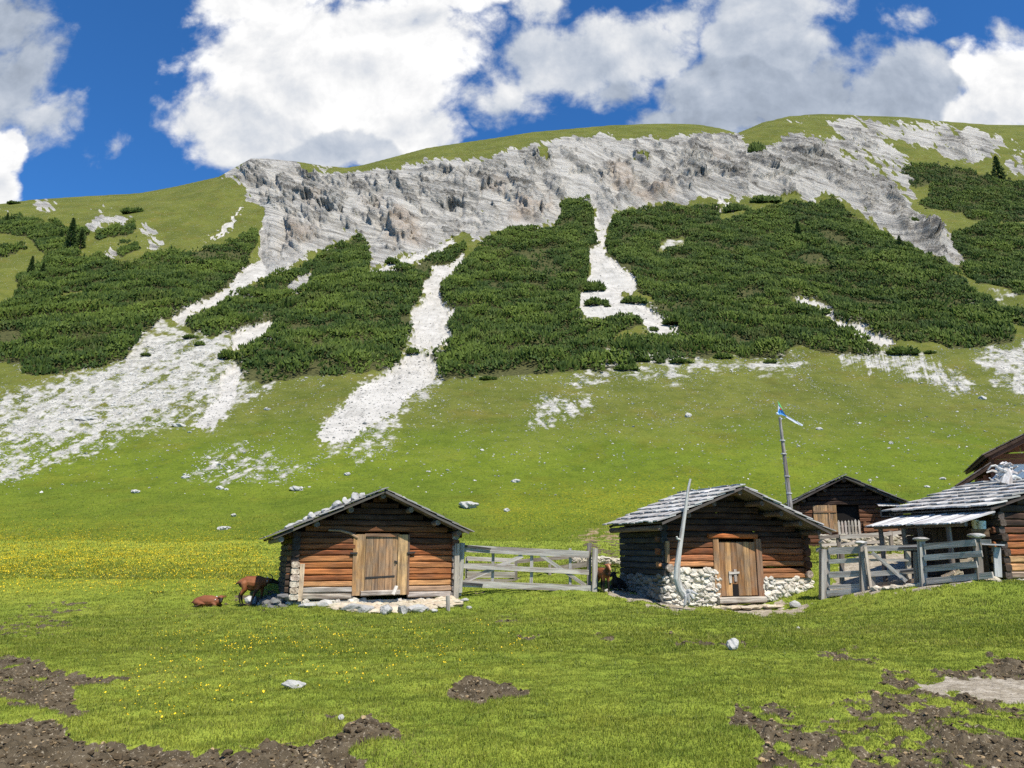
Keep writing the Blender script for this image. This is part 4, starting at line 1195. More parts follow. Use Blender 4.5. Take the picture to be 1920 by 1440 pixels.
def blades(n, ya, yb, hlo, hhi, wlo, whi, pw=1.0):
    y = ya + (yb - ya) * rng.uniform(0, 1, n) ** pw
    x = rng.uniform(-1, 1, n) * (.82 * y + 3.0)
    sx, sy, sz, c = surface(x, y)
    br = fbm(x * 2.2, y * 2.2, 3, 401) * .35
    dens = fbm(x * .5, y * .5, 3, 402)
    bare = np.maximum(np.maximum(c['dirt'], c['path']), np.maximum(c['scree'], c['fan'])) + br * .8
    keep = (bare + rng.uniform(-.36, .36, n) < .44) & (rng.uniform(0, 1, n) < 1 - sstep(42, 84, y))
    x, y, sz, dens = x[keep], y[keep], sz[keep], dens[keep]
    bare = bare[keep]
    for poly in HUT_FOOT:
        p = np.array(poly); q = np.roll(p, -1, 0); ins = np.zeros(len(x), bool)
        for (ax_, ay_), (bx_, by_) in zip(p, q):
            cc = ((ay_ > y) != (by_ > y)) & (x < (bx_ - ax_) * (y - ay_) / (by_ - ay_ + 1e-12) + ax_)
            ins ^= cc
        x, y, sz, dens, bare = x[~ins], y[~ins], sz[~ins], dens[~ins], bare[~ins]
    n = len(x)
    tuft = fbm(x * 6, y * 6, 2, 403) + .9 * sstep(.25, .6, fbm(x * 1.9, y * 1.9, 3, 405))
    h = rng.uniform(hlo, hhi, n) * (1 + .45 * tuft + .3 * dens) * (1 - .35 * np.clip(bare, 0, 1))
    w = rng.uniform(wlo, whi, n)
    an = rng.uniform(0, 6.28, n); lean = rng.normal(0, .34, (n, 2)) * h[:, None]
    V = np.empty((n, 3, 3))
    V[:, 0] = np.stack([x - np.cos(an) * w, y - np.sin(an) * w, sz - .01], 1)
    V[:, 1] = np.stack([x + np.cos(an) * w, y + np.sin(an) * w, sz - .01], 1)
    V[:, 2] = np.stack([x + lean[:, 0], y + lean[:, 1], sz + h], 1)
    tone = np.clip(rng.normal(.5, .24, n) + .2 * tuft, 0, 1)
    strawp = np.clip(.07 + .35 * sstep(.15, .7, fbm(x * .35, y * .35, 3, 404)), 0, 1)
    straw = (rng.uniform(0, 1, n) < strawp) * rng.uniform(.2, .8, n)
    T = np.repeat(np.stack([tone, straw, tone], 1)[:, None], 3, 1)
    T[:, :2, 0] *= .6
    return V.reshape(-1, 3), T.reshape(-1, 3)


def make_grass():
    A = [blades(760000, 4.6, 16, .013, .036, .0035, .0075), blades(460000, 13, 34, .025, .06, .007, .014), blades(230000, 30, 85, .05, .10, .014, .03, 1.5)]
    V = np.concatenate([a[0] for a in A]); T = np.concatenate([a[1] for a in A])
    Fc = np.arange(len(V)).reshape(-1, 3)
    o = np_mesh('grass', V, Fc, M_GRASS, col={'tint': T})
    tag(o, 'short grazed green grass of the alpine pasture', 'grass', kind='stuff')


def make_flowers():
    m, t, b = new_mat('buttercup_petals')
    t.put(b.inputs['Base Color'], t.mix(t.attr('tint', 'Fac'), (.55, .36, .004, 1), (.74, .56, .012, 1))); b.inputs['Roughness'].default_value = .5
    P_, S_ = [], []
    n = 52000
    px = rng.uniform(-60, 1020, n); py = rng.uniform(1140, 1420, n)
    w = sample(R_FLN, px, py); cl = fbm(px / 45., py / 16., 3, 501)
    k = rng.uniform(0, 1, n) < w * sstep(.0, .55, cl) * .75 + .012 * (w > .02)
    for (a_, b_) in zip(px[k], py[k]):
        s = float(slope_of(b_)); Y = (CZ - .02) / -s
        P_.append((float(az_of(a_, b_)) * Y, Y)); S_.append(random.uniform(.006, .0125))
    n = 260000
    y = rng.uniform(25.5, 58, n); x = rng.uniform(-1, .9, n) * .74 * y
    z = base_z(x, y); px, py = to_px(x, y, z)
    w = sample(R_FL, px + 12 * fbm(px / 40., py / 40., 2, 505), py + 9 * fbm(px / 30., py / 20., 3, 506)) * (py < 1120) * (py > 880)
    cl = fbm(px / 40., py / 9., 3, 503)
    k = rng.uniform(0, 1, n) < w * (.3 + .7 * sstep(-.3, .4, cl))
    XY = np.concatenate([np.array(P_), np.stack([x[k], y[k]], 1)])
    S = np.concatenate([np.array(S_), rng.uniform(.010, .019, k.sum())])
    sx, sy, sz, c = surface(XY[:, 0].copy(), XY[:, 1].copy())
    n = len(S)
    top = np.stack([XY[:, 0], XY[:, 1], sz + rng.uniform(.07, .16, n)], 1)
    ti = rng.normal(0, .5, (n, 2))
    V = np.empty((n, 6, 3))
    V[:, 5] = top - np.array([0, 0, 1]) * (S * .35)[:, None]
    for i in range(5):
        an = i * 2 * math.pi / 5
        V[:, i] = top + np.stack([np.cos(an) * S, np.sin(an) * S, S * (.25 + ti[:, 0] * math.cos(an) + ti[:, 1] * math.sin(an))], 1)
    b0 = np.arange(n)[:, None] * 6
    Fc = np.stack([np.concatenate([b0 + i, b0 + (i + 1) % 5, b0 + 5], 1) for i in range(5)], 1).reshape(-1, 3)
    T = np.repeat(rng.uniform(0, 1, (n, 1)), 6, 0); T = np.repeat(T, 3, 1)
    o = np_mesh('buttercups', V.reshape(-1, 3), Fc, m, col={'tint': T})
    tag(o, 'yellow buttercups blooming all over the pasture', 'flowers', kind='stuff')


def make_weeds():
    """broad leaved plants in the pasture left of the first hut"""
    n = 9000
    px = rng.uniform(120, 1500, n); py = 1125 + 260 * rng.uniform(0, 1, n) ** 1.9
    cl = fbm(px / 60., py / 18., 3, 511)
    k = rng.uniform(0, 1, n) < sstep(.0, .6, cl) * .8
    px, py = px[k], py[k]
    Y = np.clip((CZ + .02) / -slope_of(py), 8, 27); X = az_of(px, py) * Y
    sx, sy, sz, c = surface(X.copy(), Y.copy())
    ok = (c['dirt'] < .3) & (c['path'] < .3)
    X, Y, sz = X[ok], Y[ok], sz[ok]; n = len(X)
    Vs, Ts = [], []
    for q in range(5):
        an = rng.uniform(0, 6.28, n); r = rng.uniform(.03, .08, n) * np.clip(Y / 21, .3, 1); w = r * rng.uniform(.45, .7, n); up = rng.uniform(.02, .06, n) * np.clip(Y / 21, .3, 1) - .03 * (1 - np.clip(Y / 21, .3, 1))
        d = np.stack([np.cos(an), np.sin(an)], 1); s = np.stack([-np.sin(an), np.cos(an)], 1)
        b = np.stack([X, Y], 1) + d * .01
        V = np.empty((n, 4, 3))
        V[:, 0, :2] = b; V[:, 0, 2] = sz + .02
        V[:, 1, :2] = b + d * (r * .6)[:, None] + s * (w * .5)[:, None]; V[:, 1, 2] = sz + up + .035
        V[:, 2, :2] = b + d * (r * 1.2)[:, None]; V[:, 2, 2] = sz + up
        V[:, 3, :2] = b + d * (r * .6)[:, None] - s * (w * .5)[:, None]; V[:, 3, 2] = sz + up + .035
        Vs.append(V.reshape(-1, 3)); tn = rng.uniform(0, .6, n); Ts.append(np.repeat(np.stack([tn, tn * 0, tn], 1), 4, 0))
    V = np.concatenate(Vs)
    o = np_mesh('broadleaf_weeds', V, np.arange(len(V)).reshape(-1, 4), M_GRASS, col={'tint': np.concatenate(Ts)})
    tag(o, 'dark broad leaved weeds in the pasture left of the huts', 'weeds', kind='stuff')


def make_clods():
    """lumps of trodden earth on the bare patches"""
    m, t, b = new_mat('earth_clod')
    p = t.attr('grain', 'Vector')
    c = t.mix(t.ss(.3, .7, t.noise(p, 14, 5, .7)), (.050, .035, .019, 1), (.120, .086, .046, 1))
    t.put(b.inputs['Base Color'], t.mix(1.0, c, t.attr('tint'), 'MULTIPLY')); b.inputs['Roughness'].default_value = .95
    n = 110000
    y = 5.2 + 21 * rng.uniform(0, 1, n) ** 1.2; x = rng.uniform(-1, 1, n) * (.74 * y + .8)
    sx, sy, sz, c = surface(x, y)
    k = (rng.uniform(0, 1, n) < (c['dirt'] - .25) * .75)
    x, y, sz = x[k], y[k], sz[k]
    r = np.clip(np.exp(rng.normal(-4.6, .5, len(x))), .005, .04)
    V0, F0 = ICO[1]; F0 = np.array(F0)
    Vs = V0[None] * rng.uniform(.55, 1.35, (len(x), len(V0), 1)) * r[:, None, None] * np.array([1.2, 1.1, .75]) + np.stack([x, y, sz + r * .25], 1)[:, None]
    Fs = (F0[None] + (np.arange(len(x)) * len(V0))[:, None, None]).reshape(-1, 3)
    pale = rng.uniform(0, 1, (len(x), 1)) < .16
    tn = np.where(pale, rng.uniform(2.2, 4.0, (len(x), 1)), rng.uniform(.6, 1.3, (len(x), 1)))
    o = np_mesh('mud_clods', Vs.reshape(-1, 3), Fs, m, col={'tint': np.repeat(np.repeat(tn, 3, 1), len(V0), 0)}, grain=Vs.reshape(-1, 3))
    tag(o, 'lumps of dark trodden earth and gravel on the bare patches', 'earth', kind='stuff')
# ================================================================== HUTS
M_LOG = wood_mat('hewn_log', (1, 1, 1), 1.0, grey=.22, greycol=(.12, .075, .05), bump=1.0)
M_SHING = wood_mat('weathered_shingle', (1, 1, 1), .55, bump=.7)
M_PLANK = wood_mat('grey_plank', (1, 1, 1), .55, bump=.7)
M_DOOR = wood_mat('door_board', (1, 1, 1), .9, grey=.55, greycol=(.17, .135, .10), bump=.9)
M_STONEWALL = mat_stone('rubble_masonry', (.45, .41, .34), (.60, .56, .48), (.20, .17, .135), .35, 5.0)
m_, t_, b_ = new_mat('dark_iron'); t_.put(b_.inputs['Base Color'], (.03, .028, .026, 1)); b_.inputs['Roughness'].default_value = .6; M_IRON = m_
m_, t_, b_ = new_mat('dark_inside'); t_.put(b_.inputs['Base Color'], (.012, .010, .009, 1)); b_.inputs['Roughness'].default_value = 1; M_DARK = m_
m_, t_, b_ = new_mat('lime_plaster'); t_.put(b_.inputs['Base Color'], t_.mix(t_.noise(t_.attr('grain', 'Vector'), 3, 4, .6), (.56, .60, .62, 1), (.70, .73, .74, 1))); M_PLASTER = m_


def jc(c, v=.16, h=.05):
    k = 1 + random.uniform(-v, v)
    return (c[0] * k * (1 + random.uniform(-h, h)), c[1] * k, c[2] * k * (1 + random.uniform(-h, h)))


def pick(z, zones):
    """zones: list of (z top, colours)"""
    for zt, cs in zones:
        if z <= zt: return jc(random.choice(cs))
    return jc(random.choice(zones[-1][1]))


ORANGE = (.33, .118, .036); TANL = (.46, .28, .125); RUST = (.25, .076, .024); DBROWN = (.13, .058, .028); GREYW = (.33, .30, .265); BLACKW = (.055, .05, .046); PALE = (.60, .52, .42); VDARK = (.062, .030, .018)


class Hut:
    def __init__(s, name, label, cat, loc, yaw, W, D, xr, zr, pl, pr, ol, orr, of, ob, lh=.175, group=None):
        s.root = thing(name, label, cat, loc, math.radians(yaw), group)
        s.W, s.D, s.xr, s.zr, s.pl, s.pr, s.ol, s.orr, s.of, s.ob, s.lh = W, D, xr, zr, pl, pr, ol, orr, of, ob, lh
        c, n = math.cos(math.radians(yaw)), math.sin(math.radians(yaw))
        g = lambda x, y: (loc[0] + x * c - y * n, loc[1] + x * n + y * c)
        HUT_FOOT.append([g(-.05, -.03), g(W + .05, -.03), g(W + .05, D + .1), g(-.05, D + .1)])
        s.g = g

    def roofz(s, x):
        return s.zr - (s.pl * (s.xr - x) if x < s.xr else s.pr * (x - s.xr))

    def under(s, x): return s.roofz(x) - .16

    def front(s, z0, openings, zones, name='front_wall', y=0.0, ends=True, z0r=None, xsplit=None):
        """openings: (x0, x1, ztop) cut out of the logs"""
        b = MB(); h = s.lh; k = 0; z = z0
        while z < s.zr - .1:
            hh = h * random.uniform(.9, 1.12); zc = z + hh / 2; zt = z + hh * .6
            xl = 0.0 if s.under(0) > zt else s.xr - (s.zr - .16 - zt) / s.pl
            xr = s.W if s.under(s.W) > zt else s.xr + (s.zr - .16 - zt) / s.pr
            if xr - xl < .3: break
            segs = [(xl - (.20 if (ends and k % 2 == 0 and xl == 0) else 0), xr + (.20 if (ends and k % 2 == 0 and xr == s.W) else 0))]
            for (a, c, zt_) in openings:
                if zc < zt_:
                    ns = []
                    for (p, q) in segs:
                        if c <= p or a >= q: ns.append((p, q))
                        else:
                            if a - p > .05: ns.append((p, a))
                            if q - c > .05: ns.append((c, q))
                    segs = ns
            for (p, q) in segs:
                if z0r is not None and p > xsplit and z < z0r - .05: continue
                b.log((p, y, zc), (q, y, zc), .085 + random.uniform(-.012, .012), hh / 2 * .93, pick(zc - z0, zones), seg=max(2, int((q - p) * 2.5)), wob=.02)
            z += hh; k += 1
        return b.build(name, M_LOG, s.root)

    def side(s, x, z0, zones, ztop, name='side_wall', out=.22, endtint=None):
        b = MB(); z = z0; k = 0; h = s.lh
        while z < ztop - .06:
            hh = h * random.uniform(.92, 1.1); zc = z + hh / 2
            e = (out if k % 2 else out * .8) * random.uniform(.85, 1.2)
            b.log((x, -e, zc), (x, s.D + .2, zc), .115, hh / 2 * .985, pick(zc - z0, zones), seg=3, wob=.012)
            z += hh; k += 1
        o = b.build(name, M_LOG, s.root)
        return o

    def back(s, z0, tint=DBROWN):
        b = MB(); V = [(0, s.D, z0), (s.W, s.D, z0), (s.W, s.D, s.under(s.W)), (s.xr, s.D, s.under(s.xr)), (0, s.D, s.under(0))]
        V2 = [(x, y - .1, z) for x, y, z in V]
        n = 5
        b.add(V + V2, [tuple(range(5))[::-1], tuple(range(5, 10))] + [(i, (i + 1) % 5, 5 + (i + 1) % 5, 5 + i) for i in range(5)], tint)
        return b.build('back_wall', M_LOG, s.root)

    def roof(s, tints, course=.46, wid=(.12, .24), th=.028, over=.16, board=(.14, .12, .105), slip=.05, lift=.0, sides='lr'):
        """shingle courses on a board deck; the left slope runs a little past the ridge"""
        y0 = -s.of; y1 = s.D + s.ob
        r = MB()
        for sd in sides:
            if sd == 'l':
                e0 = np.array((-s.ol, 0, s.roofz(-s.ol))); d = np.array((1, 0, s.pl)); L = (s.xr + s.ol) * math.hypot(1, s.pl) + over
            else:
                e0 = np.array((s.W + s.orr, 0, s.roofz(s.W + s.orr))); d = np.array((-1, 0, s.pr)); L = (s.W + s.orr - s.xr) * math.hypot(1, s.pr) - .01
            d = d / np.linalg.norm(d); n = np.array((-d[2], 0, d[0])) * (1 if d[0] > 0 else -1)
            yv = np.array((0, 1.0, 0))
            Ld = L - (over if sd == 'l' else 0)
            mid = e0 + d * (Ld / 2 + .05) + yv * ((y0 + y1) / 2) - n * .045
            r.box(mid, (d, yv, n), (Ld / 2 - .06, (y1 - y0) / 2 - .05, .02), board)
            for yy in (y0 + .03, y1 - .03):      # rake boards
                r.plank(e0 + d * .05 + yv * yy - n * .055, e0 + d * Ld * .985 + yv * yy - n * .055, .075, .035, jc((.085, .072, .06), .2), up=n)
            nrow = int(math.ceil(L / course))
            for k in range(nrow):
                f0 = k * course; y = y0 + random.uniform(-.06, .02)
                while y < y1 - .03:
                    w = random.uniform(*wid)
                    ln = min(course * 1.55, L - f0) + random.uniform(-.03, .02)
                    if ln < .12: break
                    st = f0 - random.uniform(0, slip) - (.06 if k == 0 else 0)
                    lf = th * (1.7 + .35 * random.uniform(0, 1)) + lift * random.uniform(0, 1)
                    a = e0 + d * st + n * lf; c = e0 + d * (st + ln) + n * (.012 + random.uniform(0, .004))
                    dd = c - a; l = np.linalg.norm(dd); dd /= l; nn = np.cross(dd, yv); nn = nn / np.linalg.norm(nn) * (1 if np.dot(nn, n) > 0 else -1)
                    tw = random.uniform(-.02, .02)
                    yw = yv + nn * tw; yw /= np.linalg.norm(yw)
                    r.box((a + c) / 2 + yv * (y + w / 2) + nn * (.004 + random.uniform(0, .003)), (dd, yw, nn), (l / 2, w / 2 - .004, th / 2), jc(random.choice(tints), .16, .02))
                    y += w
        return r.build('roof', M_SHING, s.root)

    def purlins(s, xs, rad=.085, tint=(.20, .17, .145), drop=.14, front=None, names='purlin'):
        for x in xs:
            b = MB(); z = s.roofz(x) - drop - rad * .6
            b.tube([(x, -(front or s.of) + .12 + random.uniform(0, .1), z), (x + .01, s.D * .5, z), (x, s.D + s.ob - .1, z)], [rad, rad * .97, rad], 9, jc(tint))
            b.build(names, M_LOG, s.root, smooth=False)

    def part(s, name, mat, fn, parent=None):
        b = MB(); fn(b); return b.build(name, mat, parent or s.root)

    def masonry(s, x0, x1, z0, z1, y=-.06, depth=.3, sz=.13, name='stone_base', along='x', tint=(1, 1, 1), fixed=0.0, z1b=None):
        """rubble wall: stones packed in wavy courses in front of a mortar core"""
        b = MB()
        core = (1.0, .96, .88) if tint[0] > .9 else (.4, .39, .37)
        if along == 'x': b.abox((x0, y + .015, z0 - .5), (x1, y + depth, z1 - .02), core)
        else: b.abox((fixed + .05, x0, z0 - .5), (fixed + depth, x1, z1 - .02), core)
        z = z0 - .12
        while z < z1:
            hgt = sz * random.uniform(.6, 1.6); x = x0 + random.uniform(-.05, .03)
            while x < x1:
                w = sz * random.uniform(.7, 2.6)
                hh = hgt * random.uniform(.7, 1.35)
                cz = z + hh / 2 + random.uniform(-.05, .05)
                if cz + hh / 2 < z1 + .05:
                    tn = jc(tint, .12, .03)
                    if along == 'x': b.rock((x + w / 2, y + random.uniform(.0, .05), cz), (w * .64, .12, hh * .68), tint=tn, lvl=3, rough=.30, rot=random.uniform(-.15, .15))
                    else: b.rock((fixed + random.uniform(.0, .05), x + w / 2, cz), (.13, w * .64, hh * .68), tint=tn, lvl=2, rough=.30, rot=random.uniform(-.15, .15))
                x += w * .98
            z += hgt * .93
        return b.build(name, M_STONEWALL, s.root)


# ------------------------------------------------------------------ the first hut (left, alone)
H1 = Hut('log_hut', 'small log hut left of the plank gate, stones weighing down its roof', 'hut', (-6.53, 23.6, .19), 20.0, 5.0, 4.9, 2.52, 3.27, .445, .455, .74, .30, .78, .5, .178, 'wooden alpine huts')
Z1 = [(.16, [GREYW, (.36, .31, .25)]), (.36, [GREYW, (.30, .20, .13)]), (.62, [TANL, (.42, .22, .09)]), (1.25, [ORANGE, (.36, .15, .05), (.44, .19, .065), RUST]), (1.7, [RUST, (.20, .07, .026), (.26, .09, .03)]), (2.35, [(.11, .042, .018), (.15, .055, .02), (.08, .034, .017)]), (9, [(.05, .023, .013), (.065, .028, .015), (.04, .02, .012)])]  # upper courses tinted darker to deepen the shade under the eave
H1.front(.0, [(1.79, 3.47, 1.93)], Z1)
H1.side(.02, .0, [(9, [(.05, .03, .02), (.035, .03, .027)])], 1.92)  # left wall: its shade is put into the log tint
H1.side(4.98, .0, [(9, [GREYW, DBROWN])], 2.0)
H1.back(.0)
H1.roof([(.24, .225, .205), (.30, .285, .265), (.19, .175, .16), (.34, .33, .31)], .5, (.14, .28))
H1.purlins([-.45, .55, 1.55, 2.52, 3.4, 4.25, 4.95], .085)
# door and its frame
def _f(b):
    x = 2.12
    while x < 3.11:
        w = random.uniform(.16, .24); w = min(w, 3.12 - x)
        b.plank((x + w / 2, -.03, .24), (x + w / 2, -.03, 1.86 + random.uniform(-.02, .01)), w - .008, .035, jc((.30, .175, .09), .25), up=(1, 0, 0)); x += w
d1 = H1.part('door', M_DOOR, _f); d1['label'] = 'plank door of weathered brown boards, grey towards the bottom'
H1.part('hinge', M_IRON, lambda b: b.plank((2.14, -.055, .62), (3.05, -.055, .66), .05, .02, (1, 1, 1)), d1)
H1.part('latch', M_IRON, lambda b: (b.plank((3.02, -.075, 1.12), (3.26, -.085, 1.06), .035, .02), b.tube([(3.06, -.06, 1.1), (3.06, -.13, 1.1)], [.02, .02], 6)), d1)
for (xa, w, tn) in ((1.98, .25, (.44, .27, .12)), (3.28, .30, (.47, .30, .135)), (1.80, .12, (.38, .21, .085)), (3.47, .06, (.17, .09, .05))):
    H1.part('door_post', M_DOOR, lambda b: b.plank((xa, -.06, .10), (xa - .01, -.06, 1.93), w, .10, tn, up=(1, 0, 0)))
H1.part('lintel', M_DOOR, lambda b: b.plank((2.08, -.05, 1.91), (3.15, -.05, 1.91), .09, .09, (.25, .12, .055)))
H1.part('door_sill', M_DOOR, lambda b: b.log((2.0, -.12, .16), (3.2, -.12, .18), .10, .075, (.42, .38, .33)))
H1.part('iron_bar', M_IRON, lambda b: b.plank((1.64, -.13, 1.36), (1.86, -.13, 1.36), .045, .04))
H1.part('iron_bar', M_IRON, lambda b: b.plank((3.40, -.13, 1.36), (3.66, -.13, 1.38), .045, .04))
H1.part('curved_brace', M_LOG, lambda b: b.tube([(.95, -.11, 2.04), (1.3, -.12, 2.03), (1.62, -.12, 1.95), (1.85, -.12, 1.82)], [.03, .035, .04, .035], 6, (.34, .24, .15)))
H1.part('corner_post', M_DOOR, lambda b: (b.plank((.22, -.15, -.02), (.24, -.15, 1.05), .13, .14, (.55, .42, .28), up=(1, 0, 0))))
for k in range(6):
    zc = .10 + k * .185
    H1.part('log_end', M_LOG, lambda b: b.log((.03, -.27 - .02 * (k % 2), zc), (.03, -.12, zc), .125 + random.uniform(-.012, .012), .088, jc((.56, .47, .36), .12), seg=1))
for k in range(5):
    zc = .30 + k * .187
    H1.part('log_end', M_LOG, lambda b: b.log((-.235, -.03, zc), (-.10, -.02, zc), .09, .085, jc((.045, .03, .02), .15), seg=1))  # ends on this side share the painted shade of the wall
H1.masonry(-.1, 5.05, -.30, -.02, -.02, .3, .14)
# plain stones of its terrace and roof
b1 = MB()
for k in range(230):
    x = random.uniform(1.1, 4.9); y = -random.uniform(.12, 1.75) * (1 - .30 * abs(x - 2.6) / 2)
    gx, gy = H1.g(x, y); z = gz(gx, gy) - .19
    b1.rock((x, y, z + .03), (random.uniform(.10, .28), random.uniform(.1, .22), random.uniform(.04, .10)), tint=jc((.84, .78, .68), .14), lvl=2, rot=random.uniform(-.4, .4))
o = b1.build('stone_terrace', M_STONEWALL, H1.root)
for (x, y, s, nm) in [(1.75, -1.50, .44, 'large'), (2.5, -1.75, .34, 'long'), (3.45, -1.65, .40, 'flat'), (2.95, -1.85, .22, 'small')]:
    gx, gy = H1.g(x, y); z = gz(gx, gy)
    b = MB(); b.rock((0, 0, .08), (s, s * .55, .17), seed=int(s * 1000), lvl=3); o = b.build('boulder', M_LICHEN); o.location = (gx, gy, z); o.rotation_euler = (0, 0, .3)
    tag(o, {'large': 'long lichen spotted rock edging the terrace, under the left half of the door', 'long': 'black spotted rock edging the terrace just right of the long one', 'flat': 'flat lichen spotted rock edging the terrace, its rightmost', 'small': 'small rock lowest on the terrace edge in the middle'}[nm], 'boulder', 'rocks edging the terrace of the stone roofed hut')

_lab = ['topmost of the roof stones on the left hut, close to the ridge', 'second roof stone from the ridge, a squarish white one', 'flat roof stone leaning on the squarish one', 'third tall roof stone down from the ridge', 'broad white roof stone half way up the slope', 'roof stone just below the broad white one',
        'low roof stone in the middle of the slope', 'dark roof stone below the middle of the slope', 'white roof stone in the lower third of the slope', 'small roof stone beside the white one of the lower third', 'thin slab stone above the lower roof edge', 'lowest roof stone near the eave of the left hut', 'single stone on the far right slope of the left hut roof']
for i, (f, y, sx, sz) in enumerate([(.80, -.35, .15, .11), (.74, -.38, .16, .15), (.70, -.25, .20, .08), (.655, -.4, .12, .14), (.58, -.42, .24, .13), (.535, -.35, .18, .08), (.47, -.4, .20, .09), (.405, -.38, .18, .08), (.35, -.42, .17, .12), (.305, -.38, .13, .08), (.24, -.4, .24, .06), (.16, -.4, .2, .07)]):
    x = -H1.ol + f * (H1.xr + H1.ol); z = H1.roofz(x) + .05 + sz * .62
    b = MB(); b.rock((0, 0, 0), (sx, sx * .8, sz), seed=900 + i, lvl=2); o = b.build('roof_stone', M_LICHEN if i % 3 == 1 else M_LIME)
    gx, gy = H1.g(x, y); o.location = (gx, gy, .19 + z); o.rotation_euler = (0, -math.atan(.445), math.radians(20)); tag(o, _lab[i], 'roof stone', 'stones on the roof of the left hut')
b = MB(); b.rock((0, 0, 0), (.2, .16, .1), seed=960, lvl=2); o = b.build('roof_stone', M_LIME); gx, gy = H1.g(3.25, .3); o.location = (gx, gy, .19 + H1.roofz(3.25) + .12); tag(o, _lab[12], 'roof stone', 'stones on the roof of the left hut')
# dark rubble at its shaded side
b = MB()
for k in range(46):
    x = -random.uniform(.05, .75); y = random.uniform(-.2, 2.2); gx, gy = H1.g(x, y); z = gz(gx, gy) - .19
    if k == 0: b.rock((-.35, 1.0, gz(*H1.g(-.35, 1.0)) - .19), (.6, 1.5, .22), lvl=3, tint=(.4, .4, .4), rot=0)
    b.rock((x, y, z + random.uniform(.0, .36) * (1 - abs(x))), (random.uniform(.1, .22), random.uniform(.1, .2), random.uniform(.07, .14)), lvl=2, tint=jc((.42, .42, .42), .2))
gx, gy = H1.g(0, 0)
o = b.build('rubble_heap', M_LICHEN); o.location = (-6.53, 23.6, .19); o.rotation_euler = (0, 0, math.radians(20)); tag(o, 'dark heap of rubble against the shaded side of the left hut', 'rubble heap')
for (px, py, w, h, lab) in [(470, 1131, 28, 16, 'yellowish flat stone beside the hind feet of the standing goat'), (489, 1135, 20, 11, 'white stone between the standing goat and the left hut'), (509, 1137, 24, 17, 'knobbly white stone by the corner of the left hut'), (529, 1136, 20, 12, 'rounded white stone touching the corner of the left hut'),
                            (573, 1140, 34, 9, 'flat slab in the grass under the left log wall'), (606, 1137, 30, 14, 'pale block under the log wall left of the terrace'), (870, 1128, 16, 8, 'white stone at the foot of the gate post by the left hut'), (813, 1150, 14, 8, 'white stone in the grass right of the terrace'), (879, 1142, 10, 6, 'small stone on the bare earth below the gate')]:
    boulder('stone', px, py, w, h, lab, 'stone', 'loose stones around the left hut', M_LIME, lvl=2, sink=.3)

# ------------------------------------------------------------------ the second hut (middle right, on masonry)
H2 = Hut('log_hut', 'log hut on a white rubble base with a leaning dead trunk before it', 'hut', (4.68, 24.5, .06), 20.5, 5.5, 2.4, 2.41, 3.56, .385, .41, .64, .36, 1.02, .0, .19, 'wooden alpine huts')
Z2 = [(.2, [(.42, .20, .09), (.40, .19, .08)]), (.62, [(.27, .105, .045), (.33, .125, .048), RUST]), (.9, [(.16, .06, .025), (.10, .042, .02)]), (9, [(.028, .014, .009), (.038, .018, .011), (.05, .022, .012)])]  # upper zones carry the overhang's shadow in their log colour
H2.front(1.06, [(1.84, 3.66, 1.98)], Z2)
H2.part('front_wall', M_LOG, lambda b: [b.log((3.66, 0, .76 + i * .16), (5.55, 0, .76 + i * .16), .09, .078, jc(c)) for i, c in enumerate([(.44, .22, .10), (.28, .11, .045)])])
H2.side(.02, .82, [(9, [(.036, .038, .038), (.028, .028, .028), (.045, .046, .046)])], 2.32, out=.16)  # near-black tints paint in the shade on the left wall
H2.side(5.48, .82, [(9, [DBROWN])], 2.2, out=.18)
H2.back(.3)
H2.roof([(.44, .43, .405), (.50, .49, .465), (.38, .365, .345), (.34, .325, .30), (.54, .53, .505)], .46, (.16, .30), .036, .12, lift=.03, slip=.08)
H2.purlins([-.55, .5, 1.45, 2.41, 3.2, 3.95, 4.7, 5.4], .085, (.15, .105, .08))
H2.masonry(.0, 1.84, -.25, 1.02, -.05, .32, .15)
H2.masonry(3.66, 5.6, -.25, .70, -.05, .32, .14)
H2.masonry(-.05, 2.4, -.1, .82, sz=.15, along='y', fixed=-.05, tint=(.38, .38, .38))  # low tint darkens the stones as shade on this side
def _f(b):
    x = 2.03
    for i in range(6):
        w = random.uniform(.22, .27); zb = .16
        if 2 <= i <= 2: zb = .52
        b.plank((x + w / 2, -.03, zb), (x + w / 2 + .01, -.03, 1.84), w - .008, .035, jc([(.30, .15, .06), (.40, .23, .10), (.25, .125, .05)][i % 3], .25), up=(1, 0, 0)); x += w
d2 = H2.part('door', M_DOOR, _f); d2['label'] = 'plank door with a small dark animal hole at the bottom'
H2.part('animal_hole', M_DARK, lambda b: b.abox((2.46, -.035, .14), (2.78, -.022, .54)), d2)
H2.part('hatch_board', M_PLANK, lambda b: (b.plank((2.42, -.07, .56), (2.42, -.07, .92), .10, .03, (.42, .38, .33), up=(1, 0, 0)), b.plank((2.62, -.07, .60), (2.62, -.07, .98), .09, .03, (.46, .42, .37), up=(1, 0, 0)), b.plank((2.36, -.09, .86), (2.76, -.09, .88), .07, .03, (.40, .36, .31))), d2)
for (xa, w, tn) in ((1.92, .20, (.40, .23, .11)), (3.57, .22, (.27, .14, .075))):
    H2.part('door_post', M_DOOR, lambda b: b.plank((xa, -.05, .06), (xa, -.05, 1.94), w, .12, tn, up=(1, 0, 0)))
H2.part('lintel', M_LOG, lambda b: b.log((1.65, -.07, 2.03), (3.5, -.07, 2.02), .10, .075, (.42, .13, .035), seg=5, wob=.02))
H2.part('door_sill', M_LOG, lambda b: b.log((1.84, -.16, .03), (3.62, -.16, .03), .13, .10, (.40, .36, .30)))
